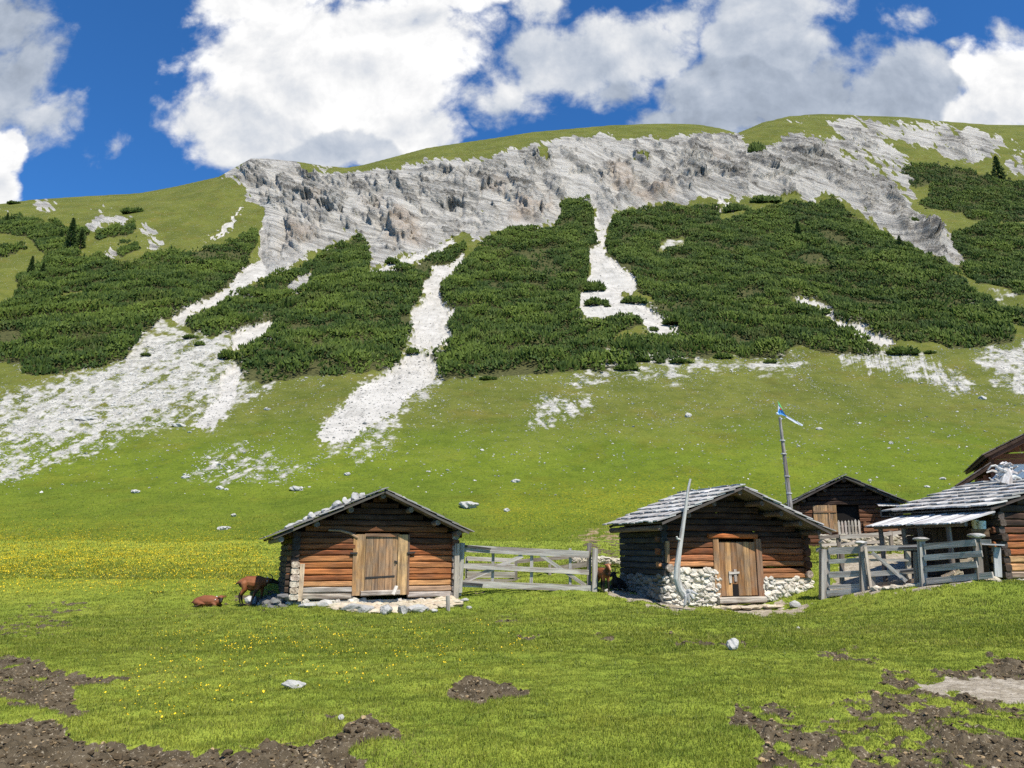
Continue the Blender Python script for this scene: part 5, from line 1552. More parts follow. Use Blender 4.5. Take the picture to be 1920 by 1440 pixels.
H2.part('corner_post', M_DOOR, lambda b: b.plank((.06, -.17, 1.2), (.08, -.17, 1.85), .12, .1, (.48, .27, .11), up=(1, 0, 0)))
H2.part('log_end', M_LOG, lambda b: b.tube([(.14, -.22, 1.04), (.14, .05, 1.04)], [.13, .13], 9, (.40, .34, .28)))
H2.part('log_end', M_LOG, lambda b: b.tube([(5.5, -.2, .80), (5.5, .05, .80)], [.13, .13], 9, (.36, .30, .25)))
H2.part('doorstep', M_STONEWALL, lambda b: [b.rock((random.uniform(1.2, 4.4), -random.uniform(.35, .7), -.16), (random.uniform(.15, .35), .16, .07), tint=jc((.85, .78, .68)), lvl=2, rot=0) for _ in range(22)])
for (px, py, w, h, lab) in [(1303, 1136, 12, 9, 'white stone at the root of the dead trunk'), (1493, 1140, 22, 14, 'white stone under the right end of the rubble base'), (1138, 1108, 9, 5, 'white stone at the feet of the front facing goat'), (1150, 1112, 6, 4, 'little stone right of the feet of the front facing goat')]:
    boulder('stone', px, py, w, h, lab, 'stone', 'loose stones around the second hut', M_LIME, lvl=2, sink=.3)

# dead trunk leaning on its roof
tr = thing('dead_trunk', 'bare grey dead trunk with a curled root leaning against the second hut', 'tree trunk', tuple(P(1284, 1128, 23.55)))
M_DEAD = wood_mat('bleached_wood', (1, 1, 1), .5, bump=.8)
def wpart(root, name, mat, fn, parent=None):
    """part drawn in world coordinates under an unrotated thing"""
    b = MB(); fn(b); l = np.array(root.location)
    b.V = [v - l for v in b.V]
    return b.build(name, mat, parent or root)
_pts = [P(1285, 1118, 23.5), P(1276, 1106, 23.45), P(1269, 1085, 23.4), P(1270, 1060, 23.4), P(1274, 1030, 23.4), P(1280, 990, 23.42), P(1286, 950, 23.45), P(1291, 915, 23.45), P(1294.5, 898, 23.45)]
wpart(tr, 'trunk', M_DEAD, lambda b: b.tube(_pts, [.14, .125, .105, .09, .076, .064, .052, .042, .035], 9, (.47, .455, .42)))
wpart(tr, 'branch_stub', M_DEAD, lambda b: b.tube([P(1276, 1012, 23.38), P(1270, 1010, 23.3), P(1269, 1006, 23.28)], [.035, .03, .025], 6, (.6, .57, .52)))
for k, (xa, ya) in enumerate([(1296, 1110), (1300, 1122), (1292, 1130), (1284, 1134), (1306, 1114)]):
    wpart(tr, 'root', M_DEAD, lambda b: b.tube([P(1283, 1112, 23.5), P((1283 + xa) / 2 + 3, (1112 + ya) / 2 - 4, 23.35), P(xa, ya, 23.35), P(xa - 2, ya + 5, 23.4)], [.09, .055, .04, .015], 7, (.38, .37, .36)))

# ------------------------------------------------------------------ the back hut
H3 = Hut('log_hut', 'dark gabled hut at the back with an open shutter and a picket gate', 'hut', (12.39, 33.9, 1.55), -12.0, 4.15, 4.2, 2.0, 3.22, .495, .49, .34, .22, .5, .4, .18, 'wooden alpine huts')
Z3 = [(1.75, [(.11, .045, .022), (.15, .06, .028), (.08, .036, .02)]), (9, [(.022, .012, .008), (.03, .015, .01)])]  # top zone painted very dark as shade beneath the gable
H3.front(.2, [(1.63, 2.55, 1.93)], Z3)
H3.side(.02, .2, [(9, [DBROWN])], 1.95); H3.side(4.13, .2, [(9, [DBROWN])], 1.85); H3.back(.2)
H3.roof([(.17, .16, .15), (.22, .21, .195), (.13, .12, .11)], .5, (.14, .28))
H3.purlins([.3, 1.2, 2.0, 2.8, 3.7], .08, (.09, .06, .045))
H3.part('dark_doorway', M_DARK, lambda b: b.abox((1.63, .12, .2), (2.55, .14, 1.95)))
sh = H3.part('shutter', M_DOOR, lambda b: [b.plank((.76 + i * .158, -.13, .86), (.76 + i * .158, -.13, 2.0), .15, .03, jc((.44, .27, .13), .15), up=(1, 0, 0)) for i in range(6)]); sh['label'] = 'open shutter of pale brown boards'
H3.part('shutter_batten', M_DOOR, lambda b: b.plank((.69, -.16, 1.72), (1.62, -.16, 1.72), .07, .03, (.28, .15, .07)), sh)
H3.part('shutter_batten', M_DOOR, lambda b: b.plank((1.32, -.155, .88), (1.32, -.155, 2.02), .05, .025, (.34, .2, .1), up=(1, 0, 0)), sh)
def _f(b):
    for i in range(7):
        x = 1.68 + i * .135; zt = 1.38 + random.uniform(-.03, .03)
        b.plank((x, -.1, .68), (x, -.1, zt - .08), .085, .025, jc((.50, .45, .38)), up=(1, 0, 0))
        b.add([(x - .042, -.112, zt - .08), (x + .042, -.112, zt - .08), (x, -.112, zt), (x - .042, -.088, zt - .08), (x + .042, -.088, zt - .08), (x, -.088, zt)], [(0, 1, 2), (5, 4, 3), (0, 2, 5, 3), (1, 4, 5, 2), (0, 3, 4, 1)], (.5, .45, .38))
    for z in (.82, 1.12): b.plank((1.63, -.07, z), (2.55, -.07, z), .06, .03, (.4, .35, .3))
H3.part('picket_gate', M_PLANK, _f)
w3 = H3.part('window', M_DARK, lambda b: b.abox((3.4, -.10, 1.5), (3.95, -.085, 1.88), (1, 1, 1)))
H3.part('window_frame', M_PLANK, lambda b: (b.plank((3.4, -.115, 1.5), (3.95, -.115, 1.5), .05, .03, (.2, .16, .13)), b.plank((3.4, -.115, 1.5), (3.4, -.115, 1.88), .05, .03, (.2, .16, .13), up=(1, 0, 0)), b.plank((3.95, -.115, 1.5), (3.95, -.115, 1.88), .05, .03, (.2, .16, .13), up=(1, 0, 0))), w3)
H3.part('canopy', M_SHING, lambda b: [b.plank((3.3 + i * .11, -.5, 1.92), (3.3 + i * .11, -.08, 2.05), .10, .02, jc((.5, .49, .47)), up=(1, 0, 0)) for i in range(8)])
def _f(b):
    for z in (.75, .95, 1.15): b.plank((2.65, -.16, z), (4.1, -.16, z + .03), .12, .03, jc((.22, .10, .05)))
    for x in (2.72, 3.2, 4.0): b.plank((x, -.13, .3), (x, -.13, 1.3), .1, .04, (.2, .1, .05), up=(1, 0, 0))
H3.part('slat_partition', M_PLANK, _f)
H3.masonry(-.1, 4.2, -.3, .2, -.03, .3, .16, tint=(.8, .78, .74))

# ------------------------------------------------------------------ the shingled hut at the right edge
H4 = Hut('log_hut', 'hut with a broad pale shingle roof and a boarded lean-to at the right edge', 'hut', (14.23, 23.0, .70), 20.0, 6.2, 2.7, 3.06, 2.93, .27, .27, .56, .4, .36, .36, .19, 'wooden alpine huts')
Z4 = [(.2, [(.36, .28, .2)]), (.5, [TANL, (.46, .25, .11)]), (1.15, [ORANGE, (.44, .16, .055), RUST]), (1.4, [(.13, .05, .022)]), (9, [(.03, .016, .01), (.045, .022, .013)])]  # highest courses hold painted shade from the roof edge
H4.root.scale = (1.095, 1.095, 1.095)
H4.front(.12, [], Z4)
H4.side(.02, .12, [(9, [(.06, .052, .045), (.085, .07, .058), (.05, .035, .025)])], 1.9, out=.24)  # dark log colours include the shade beneath the lean-to
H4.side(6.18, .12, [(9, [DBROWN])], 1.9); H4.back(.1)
H4.roof([(.44, .425, .40), (.50, .485, .46), (.38, .365, .34), (.54, .525, .50), (.34, .325, .30)], .50, (.15, .28), .04, .12, lift=.03)
H4.purlins([-.3, 1.4, 3.06, 4.6], .08, (.15, .12, .1))
def _f(b):
    y = -.42; d = np.array((1, 0, .235)); d /= np.linalg.norm(d)
    while y < 2.75:
        w = random.uniform(.13, .22); st = random.uniform(-.08, .06); z = random.uniform(0, .02)
        tw = Vector((.0, 1, random.uniform(-.05, .05))).normalized()
        b.box(np.array((-1.05 + st, y + w / 2, 1.685 + z)), (d, tw, np.cross(d, tw)), (.66, w / 2 - .006, .016), jc(random.choice([(.62, .61, .60), (.52, .51, .5), (.70, .69, .68), (.42, .41, .40)]), .12, .01)); y += w
H4.part('lean_to_roof', M_SHING, _f)
for (x, y, zb) in ((-1.42, .24, -.2), (-1.42, 1.14, .0), (-1.40, 1.72, .1), (-1.40, 2.55, .1)):
    H4.part('lean_to_post', M_LOG, lambda b: b.log((x, y, zb - .2), (x + .03, y + .02, 1.58), .06, .06, jc((.17, .14, .115)), chamf=.5, up=(1, 0, 0)))
H4.part('lean_to_beam', M_LOG, lambda b: b.log((-1.42, -.3, 1.52), (-1.40, 2.75, 1.52), .06, .06, (.16, .13, .11)))
H4.part('boarding', M_PLANK, lambda b: [b.plank((-.14, .3 + i * .19, .2), (-.14, .3 + i * .19, 1.45), .18, .03, jc((.07, .05, .036), .25), up=(0, 1, 0)) for i in range(9)])
H4.masonry(-.1, 6.2, -.35, .12, -.06, .3, .16)
H4.masonry(-.1, 2.7, -.3, .10, along='y', fixed=-.06, sz=.15, tint=(.6, .58, .55))  # side stones tinted down, shade painted into them

# ------------------------------------------------------------------ the chalet behind it
CH = thing('chalet', 'large brown chalet with a pale plastered wall, cut off by the right edge', 'house', (16.88, 29.0, 1.9), math.radians(-25))
def cpart(name, mat, fn, parent=None):
    b = MB(); fn(b); return b.build(name, mat, parent or CH)
M_BOARD = wood_mat('brown_boarding', (1, 1, 1), .4, bump=.4)
cpart('lean_to_wall', M_BOARD, lambda b: [b.plank((.10 + i * .19, .25, -.3), (.10 + i * .19, .25, 2.0 + .66 * (i * .19)), .185, .04, jc((.23, .088, .042), .1), up=(1, 0, 0)) for i in range(5)])
cpart('plaster_wall', M_PLASTER, lambda b: b.abox((1.06, .2, -.5), (9.2, .5, 2.88)))
cpart('gable_boarding', M_BOARD, lambda b: [b.plank((1.1, .17, 2.95 + i * .2), (9.1, .17, 2.95 + i * .2), .19, .05, jc((.22, .085, .04), .1)) for i in range(2)] + [b.plank((1.75 + i * .2, .15, 3.3), (1.75 + i * .2, .15, 3.26 + .5 * (min(.7 + i * .2, 7.35 - i * .2 - .25))), .19, .05, jc((.20, .075, .036), .1), up=(1, 0, 0)) for i in range(34)])
cpart('corner_board', M_BOARD, lambda b: b.plank((1.08, .12, 2.3), (1.08, .12, 3.2), .16, .14, (.14, .06, .035), up=(1, 0, 0)))
def roofslab(b, x0, z0, x1, z1, ya, yb, th, tint):
    d = np.array((x1 - x0, 0, z1 - z0)); L = np.linalg.norm(d); d /= L; n = np.array((-d[2], 0, d[0])) * (1 if d[0] > 0 else -1)
    for i in range(int(L / .5) + 1):
        y = ya
        while y < yb:
            w = min(random.uniform(.3, .5), yb - y + .01)
            a = np.array((x0, y + w / 2, z0)) + d * (i * .5)
            b.box(a + d * min(.33, (L - i * .5) / 2) + n * .035, (d, (0, 1, 0), n), (min(.36, max(.05, (L - i * .5) / 2)), w / 2 - .004, .02), jc(tint, .15)); y += w
    b.box(np.array(((x0 + x1) / 2, (ya + yb) / 2, (z0 + z1) / 2)) - n * .06, (d, (0, 1, 0), n), (L / 2, (yb - ya) / 2 - .02, .05), (.07, .04, .025))
cpart('lean_to_roof', M_SHING, lambda b: roofslab(b, -.18, 2.08, 1.0, 2.86, -.55, 5, .06, (.17, .14, .12)))
cpart('roof', M_SHING, lambda b: (roofslab(b, .78, 3.16, 5.1, 5.32, -.6, 6.5, .06, (.16, .13, .11)), roofslab(b, 9.5, 3.12, 5.12, 5.31, -.6, 6.5, .06, (.16, .13, .11))))
cpart('rafter', M_BOARD, lambda b: b.plank((1.0, -.45, 3.08), (4.6, -.45, 4.88), .16, .1, (.11, .05, .03)))
cpart('side_wall', M_BOARD, lambda b: b.abox((1.08, .5, 0), (1.2, 6, 3.15), (.15, .065, .035)))
cpart('back_wall', M_BOARD, lambda b: b.abox((1.2, 5.9, 0), (9.2, 6, 3.2), (.15, .065, .035)))

# driftwood on the shingle roof
DW = thing('driftwood_root', 'pale driftwood root with many arms standing on the shingle roof', 'driftwood', tuple(P(1884, 906, 25.0)))
DW.location.z = .70 + 1.095 * H4.roofz(2.7) + .02
_o = np.array(P(1884, 900, 25.0)); 
def dpt(px, py, dY=0): return P(px, py, 25.0 + dY)
wpart(DW, 'stump', M_DEAD, lambda b: b.tube([dpt(1884, 909), dpt(1887, 898), dpt(1889, 888), dpt(1886, 878, .1), dpt(1888, 870, .15), dpt(1884, 867, .15)], [.22, .19, .14, .12, .09, .05], 8, (.50, .48, .455)))
for pts in ([(1886, 884), (1876, 880), (1866, 873), (1858, 874), (1852, 882)], [(1882, 880), (1870, 885), (1860, 882), (1850, 886)], [(1880, 898), (1868, 892), (1860, 900), (1855, 896)], [(1884, 896), (1874, 902), (1866, 897)], [(1890, 890), (1898, 884), (1908, 888), (1916, 882), (1924, 886)], [(1892, 896), (1902, 893), (1912, 897), (1920, 905)],
            [(1887, 872), (1894, 869), (1900, 873)], [(1886, 872), (1880, 868), (1875, 870)], [(1890, 880), (1900, 878), (1908, 874)], [(1880, 888), (1874, 892), (1871, 886)]):
    wpart(DW, 'arm', M_DEAD, lambda b: b.tube([dpt(x, y, random.uniform(-.12, .12)) for x, y in pts], list(np.linspace(.065, .02, len(pts))), 6, jc((.52, .50, .47), .1)))

# ================================================================== FENCES
GREYP = (.36, .335, .295); BROWNP = (.36, .26, .18); DARKP = (.21, .185, .155)


def fence(name, label, cat, base, posts, rails, group=None, extra=()):
    r = thing(name, label, cat, tuple(base), 0, group)
    for p in posts:
        (xa, ya, xb, yb, Y, w) = p[:6]; tn = p[6] if len(p) > 6 else GREYP
        A = P(xa, ya, Y); B = P(xb, yb, Y)
        A = Vector((A.x, A.y, A.z - .15))
        po = wpart(r, 'post', M_PLANK, lambda b: b.plank(A, B, w, w * .8, jc(tn, .12, .03), up=(1, 0, 0)))
        if len(p) > 7:
            k = p[7]
            wpart(r, 'post_cap', M_DEAD, lambda b: b.rock((B.x - .02, B.y, B.z + .02), (w * 1.5, w * 1.2, .075) if k == 'cap' else (w * 1.2, w * .9, .07), lvl=2, tint=(.40, .385, .35), rot=.2, rough=.12), po)
    for q in rails:
        (xa, ya, Ya, xb, yb, Yb, w, t) = q[:8]; tn = q[8] if len(q) > 8 else GREYP; nm = q[9] if len(q) > 9 else 'rail'
        wpart(r, nm, M_PLANK, lambda b: b.plank(P(xa, ya, Ya), P(xb, yb, Yb), w, t, jc(tn, .1, .03)))
    return r


fence('plank_gate', 'long grey plank gate closing the gap between the first two huts', 'gate', P(1000, 1105, 25.4),
      [(862, 1102, 867, 1018, 25.25, .16), (1104, 1103, 1105, 1018, 25.62, .13, DARKP), (1114, 1105, 1116, 1028, 25.42, .17), (923, 1090, 925, 1036, 25.5, .09), (996, 1094, 997, 1040, 25.5, .10), (1069, 1096, 1069, 1028, 25.55, .09)],
      [(868, 1028, 25.3, 1104, 1040, 25.45, .22, .05), (868, 1061, 25.3, 1104, 1073, 25.45, .15, .05), (862, 1094, 25.3, 1114, 1104, 25.45, .20, .05),
       (873, 1089, 25.38, 980, 1042, 25.4, .12, .04, GREYP, 'brace'), (1014, 1041, 25.4, 1098, 1098, 25.48, .11, .04, GREYP, 'brace'), (867, 1023, 25.24, 920, 1029, 25.26, .06, .03, (.05, .048, .045), 'iron_strap'), (862, 1093, 25.24, 905, 1097, 25.26, .07, .03, (.05, .048, .045), 'iron_strap')])
fence('gate_post', 'tall split post against the corner of the left hut beside the gate', 'post', P(857, 1125, 25.1), [(855, 1123, 858, 1019, 25.1, .15, (.40, .35, .29))], [])
fence('paddock_fence', 'low weathered fence standing behind the plank gate', 'fence', P(970, 1085, 28.0),
      [(967, 1090, 967, 1049, 28.0, .12, DARKP), (1031, 1092, 1031, 1058, 29.5, .11, DARKP), (875, 1088, 875, 1045, 27.6, .1)],
      [(875, 1047, 27.5, 965, 1051, 27.9, .14, .04), (875, 1062, 27.5, 965, 1063, 27.9, .22, .04), (875, 1077, 27.5, 965, 1078, 27.9, .2, .04), (870, 1089, 27.5, 965, 1090, 27.9, .14, .04, DARKP), (967, 1053, 28.05, 1075, 1044, 30.5, .13, .04, DARKP), (967, 1086, 28.05, 1034, 1090, 29.6, .10, .04, DARKP), (1034, 1090, 29.6, 1102, 1078, 31, .2, .04, DARKP), (1034, 1068, 29.6, 1102, 1057, 31, .2, .04, DARKP)])
fence('plank_fence', 'short run of grey boards joined to the right corner of the second hut', 'fence', P(1580, 1112, 24.4),
      [(1545, 1118, 1546, 1030, 24.75, .27, (.40, .37, .32)), (1619, 1110, 1617, 1018, 23.9, .19, GREYP, 'tilt'), (1578, 1085, 1578, 1038, 24.6, .12, DARKP)],
      [(1554, 1033, 24.6, 1614, 1031, 24.0, .20, .05), (1554, 1053, 24.6, 1614, 1050, 24.0, .14, .05), (1554, 1078, 24.6, 1616, 1075, 24.0, .18, .05), (1554, 1101, 24.6, 1618, 1098, 24.0, .12, .05), (1551, 1113, 24.65, 1624, 1107, 23.95, .18, .06, (.38, .36, .33))])
fence('field_gate', 'grey gate with a diagonal brace between the capped posts', 'gate', P(1665, 1100, 23.4),
      [(1636, 1112, 1637, 1080, 23.75, .13, DARKP), (1704, 1088, 1702, 1034, 23.3, .12, (.42, .36, .28)), (1632, 1095, 1622, 1025, 23.7, .08, (.44, .38, .30))],
      [(1624, 1029, 23.75, 1722, 1026, 23.0, .16, .05), (1628, 1050, 23.75, 1704, 1050, 23.2, .07, .04, (.46, .40, .32)), (1628, 1077, 23.75, 1716, 1070, 23.05, .15, .05), (1642, 1098, 23.75, 1715, 1090, 23.1, .15, .05, BROWNP), (1642, 1103, 23.7, 1712, 1096, 23.05, .09, .05, (.42, .33, .24)),
       (1635, 1036, 23.65, 1700, 1090, 23.15, .11, .04, (.44, .41, .36), 'brace'), (1685, 1028, 23.25, 1722, 1027, 22.95, .06, .03, (.05, .048, .045), 'iron_strap'), (1688, 1072, 23.22, 1718, 1069, 22.95, .06, .03, (.05, .048, .045), 'iron_strap')])
fence('plank_fence', 'right run of grey boards with mushroom shaped post caps', 'fence', P(1790, 1085, 22.2),
      [(1720, 1103, 1719, 1035, 22.6, .15, DARKP), (1731, 1098, 1727, 1012, 22.4, .17, GREYP, 'cap'), (1836, 1076, 1831, 1006, 21.2, .17, DARKP, 'cap')],
      [(1733, 1025, 22.3, 1830, 1017, 21.1, .17, .05), (1733, 1046, 22.3, 1842, 1038, 21.0, .16, .05, (.46, .43, .38)), (1735, 1067, 22.3, 1832, 1058, 21.1, .17, .05), (1738, 1090, 22.25, 1862, 1078, 20.9, .16, .08, (.42, .36, .30)), (1838, 1015, 21.1, 1858, 1015, 20.9, .1, .04)])
fence('rail_fence', 'old rail fence with stubby posts in front of the back hut', 'fence', P(1620, 1025, 29.5),
      [(1573, 1040, 1572, 1004, 29.2, .14, DARKP), (1656, 1030, 1652, 1000, 30, .16, DARKP), (1672, 1024, 1669, 995, 30.1, .12, DARKP), (1578, 1048, 1579, 1030, 28.8, .14, DARKP)],
      [(1536, 1008, 29, 1576, 1005, 29.15, .12, .06, DARKP), (1574, 1007, 29.1, 1655, 1002, 29.9, .15, .06, GREYP), (1655, 1002, 29.9, 1690, 998, 30.3, .13, .06, GREYP), (1540, 1022, 29, 1650, 1016, 29.8, .10, .05, (.40, .36, .30))])
# low dry wall behind that fence
b = MB()
for k in range(150):
    px = random.uniform(1540, 1722); yy_w = random.uniform(1006, 1028); q = P(px, yy_w, 31.2)
    b.rock(q, (random.uniform(.12, .28), .2, random.uniform(.08, .15)), lvl=2, tint=jc((.75, .72, .66), .15), rot=0)
for k in range(60):
    px = random.uniform(1540, 1722); q = P(px, 1032, 31.3); b.rock(q, (.3, .25, .2), lvl=1, tint=(.6, .58, .54))
o = b.build('dry_stone_wall', M_STONEWALL); tag(o, 'low dry stone wall between the rail fence and the back hut', 'wall')
b = MB()
for k in range(70):
    px = random.uniform(1078, 1166); q = P(px, random.uniform(1046, 1056), 31.5)
    b.rock((q.x, q.y, q.z), (random.uniform(.1, .24), .18, random.uniform(.06, .14)), lvl=2, tint=jc((.85, .82, .76), .15), rot=0)
o = b.build('dry_stone_wall', M_STONEWALL); tag(o, 'broken row of stones in the grass behind the front facing goat', 'wall')
for k in range(1):
    b = MB()
    for i in range(60):
        px = random.uniform(1640, 1870); f = (px - 1640) / 230; Yw = 23.4 - 2.3 * f; gx_ = float(az_of(px, 1095)) * Yw
        b.rock((gx_, Yw - .02, gz(gx_, Yw) + .03), (random.uniform(.1, .22), .14, random.uniform(.05, .1)), lvl=2, tint=jc((.95, .9, .82)), rot=0)
    o = b.build('stone_edging', M_STONEWALL); tag(o, 'row of white stones in the grass under the capped fence', 'stone edging')

# things lying about the yard
pl = thing('leaning_plank', 'wide grey plank standing under the narrow shelf board at the right', 'plank', tuple(P(1872, 1082, 22.0)))
wpart(pl, 'board', M_PLANK, lambda b: b.plank(P(1872, 1082, 22.0), P(1869, 1026, 22.05), .2, .04, (.36, .36, .35), up=(1, 0, 0)))
sb = thing('shelf_board', 'narrow shelf board at the wall beside the right end of the fence', 'shelf', tuple(P(1860, 1021, 21.9)))
wpart(sb, 'board', M_PLANK, lambda b: b.plank(P(1838, 1020, 22.0), P(1881, 1022, 21.9), .04, .2, (.40, .41, .42)))
wpart(sb, 'bracket', M_PLANK, lambda b: b.plank(P(1862, 1034, 22.0), P(1862, 1022, 22.0), .05, .05, (.2, .18, .16), up=(1, 0, 0)))
bx_ = thing('wooden_box', 'brown wooden box under the two buckets beneath the lean-to', 'box', tuple(P(1838, 1006, 23.20)))
wpart(bx_, 'side', M_PLANK, lambda b: b.plank(P(1822, 1000, 23.10), P(1855, 999, 22.90), .22, .04, (.20, .13, .08)))
wpart(bx_, 'side', M_PLANK, lambda b: b.plank(P(1822, 1000, 23.50), P(1855, 999, 23.30), .22, .04, (.18, .12, .08)))
wpart(bx_, 'lid', M_PLANK, lambda b: b.plank(P(1821, 993, 23.30), P(1856, 992, 23.10), .03, .45, (.24, .17, .11), up=(0, 0, 1)))
wpart(bx_, 'stand', M_PLANK, lambda b: [b.plank(P(x, 1060, 23.25), P(x, 1003, 23.25), .08, .08, (.10, .08, .06), up=(1, 0, 0)) for x in (1826, 1850)])


def bucket(px, pyb, pyt, w, Y, col, label):
    A = P(px, pyb, Y); h = P(px, pyt, Y).z - A.z; r = w * Y / F / 2
    o = thing('bucket', label, 'bucket', tuple(A), 0, 'buckets beneath the lean-to')
    m, t, bb = new_mat('enamel_bucket'); t.put(bb.inputs['Base Color'], (*col, 1)); bb.inputs['Roughness'].default_value = .4
    b = MB(); n = 16; V = []
    for (rr, z) in ((r * .82, 0), (r, h), (r * .94, h), (r * .78, .02)):
        V += [(rr * math.cos(2 * math.pi * i / n), rr * math.sin(2 * math.pi * i / n), z) for i in range(n)]
    b.add(V, [(k * n + i, k * n + (i + 1) % n, (k + 1) * n + (i + 1) % n, (k + 1) * n + i) for k in range(3) for i in range(n)] + [tuple(range(n))[::-1], tuple(range(3 * n, 4 * n))])
    b.build('body', m, o)
    b = MB(); b.tube([(r, 0, h * .95), (r * .8, -r * .4, h * .6), (0, -r * 1.08, h * .45), (-r * .8, -r * .4, h * .6), (-r, 0, h * .95)], [.006] * 5, 5); b.build('handle', M_IRON, o)
    return o


bucket(1830, 992, 975, 13, 23.1, (.62, .58, .44), 'cream coloured bucket, taller one on the wooden box')
bucket(1842, 992, 977, 15, 22.95, (.60, .70, .72), 'pale blue bucket on the wooden box')
ps = thing('post', 'short grey stake in the grass at the right end of the terrace', 'stake', tuple(P(840, 1150, 23.2)))
wpart(ps, 'stake', M_PLANK, lambda b: b.log(P(841, 1153, 23.2), P(839, 1117, 23.2), .055, .055, (.33, .30, .26), up=(1, 0, 0), chamf=.5))
lp = thing('plank_offcut', 'short slanting board propped on the door sill of the left hut', 'plank', tuple(P(740, 1112, 23.9)))
wpart(lp, 'board', M_PLANK, lambda b: b.plank(P(737, 1115, 24.05), P(744, 1099, 24.2), .10, .05, (.48, .44, .38), up=(1, 0, 0)))
fw = thing('firewood_pile', 'split pale boards heaped behind the capped fence', 'firewood', tuple(P(1790, 1078, 22.6)))
for (xa, ya, xb, yb) in ((1766, 1082, 1790, 1072), (1772, 1086, 1800, 1070), (1800, 1052, 1825, 1050), (1778, 1078, 1806, 1074), (1806, 1056, 1822, 1046)):
    wpart(fw, 'board', M_PLANK, lambda b: b.plank(P(xa, ya, 22.7 + random.uniform(-.1, .1)), P(xb, yb, 22.5), .09, .04, jc((.52, .42, .30))))

# ------------------------------------------------------------------ flag
FP = thing('flagpole', 'slightly leaning wooden flagpole rising behind the second hut', 'flagpole', tuple(P(1483, 1010, 29.0)))
FP.location.z = gz(FP.location.x, FP.location.y)
_b = P(1483, 1000, 29.0); _b.z = FP.location.z - .3
wpart(FP, 'pole', M_LOG, lambda b: b.tube([_b, P(1481, 945, 29), P(1473, 875, 29), P(1467, 825, 29), P(1462, 783, 29)], [.11, .095, .075, .06, .05], 8, (.27, .255, .23)))
for (x, y) in ((1479.5, 925), (1475.5, 893), (1469.5, 851), (1467, 826)):
    wpart(FP, 'pole_ring', M_PLANK, lambda b: b.tube([P(x, y + 1, 29), P(x, y - 1, 29)], [.11, .11], 9, (.5, .49, .46)))
wpart(FP, 'ball', M_PLASTER, lambda b: b.rock(P(1457.5, 775.5, 29), (.055, .055, .055), lvl=2, rough=.0))
m_, t_, b_ = new_mat('flag_cloth')
t_.put(b_.inputs['Base Color'], t_.attr('tint')); b_.inputs['Roughness'].default_value = .8
FL = thing('flag', 'blue pennant with a red and white crest and a long white tail', 'flag', tuple(P(1459, 770, 29)))


def cloth(b, quads, th=.012):
    for (pts, col) in quads:
        A = [np.array(P(x, y, 29 + d)) for (x, y, d) in pts]; n = len(A)
        b.add([a + np.array((0, -th / 2, 0)) for a in A] + [a + np.array((0, th / 2, 0)) for a in A], [tuple(range(n))[::-1], tuple(range(n, 2 * n))] + [(i, (i + 1) % n, n + (i + 1) % n, n + i) for i in range(n)], col)


wpart(FL, 'cloth', m_, lambda b: cloth(b, [([(1458, 773, 0), (1461, 766, -.02), (1467, 769, -.06), (1475, 781, .06), (1471, 780, .05), (1465, 777, .0), (1459, 778, 0)], (.10, .33, .72)), ([(1459, 761, 0), (1461, 758, 0), (1463, 765, -.02), (1461, 766, -.02), (1458.5, 773, 0)], (.55, .58, .66)),
                                             ([(1461, 766, -.02), (1463, 763, -.03), (1467, 769, -.06)], (.62, .62, .64)), ([(1462, 781, .05), (1467, 785, 0), (1464, 788, .02), (1462, 786, .02)], (.55, .62, .75))]))
wpart(FL, 'green_stripe', m_, lambda b: cloth(b, [([(1458, 752, 0), (1461, 756, -.02), (1468.5, 769, -.08), (1466, 767, -.07), (1460, 758, -.02)], (.10, .46, .16))]))
wpart(FL, 'crest', m_, lambda b: cloth(b, [([(1463, 764, -.06), (1465.5, 767, -.085), (1464.5, 769, -.075), (1462.4, 767.5, -.06)], (.55, .06, .05))], .02))
wpart(FL, 'tail', m_, lambda b: cloth(b, [([(1473, 778, .06), (1482, 783, .1), (1494, 790, .06), (1506, 796.5, .1), (1504, 799, .1), (1492, 793.5, .06), (1480, 787, .1), (1472, 781, .06)], (.62, .64, .72))]))
# ================================================================== GOATS
m_, t_, b_ = new_mat('goat_coat')
_p = t_.attr('grain', 'Vector')
t_.put(b_.inputs['Base Color'], t_.mix(1.0, t_.attr('tint'), t_.mix(t_.noise(t_.mapping(_p, (8, 30, 30)), 1, 4, .6), (.7, .7, .7, 1), (1.25, 1.25, 1.25, 1)), 'MULTIPLY')); b_.inputs['Roughness'].default_value = .65
t_.put(b_.inputs['Normal'], t_.bump(t_.noise(_p, 60, 3, .6), .3, .01))
M_COAT = m_
m_, t_, b_ = new_mat('goat_horn'); t_.put(b_.inputs['Base Color'], (.12, .10, .08, 1)); M_HORN = m_
m_, t_, b_ = new_mat('goat_collar'); t_.put(b_.inputs['Base Color'], (.6, .6, .58, 1)); M_COLLAR = m_


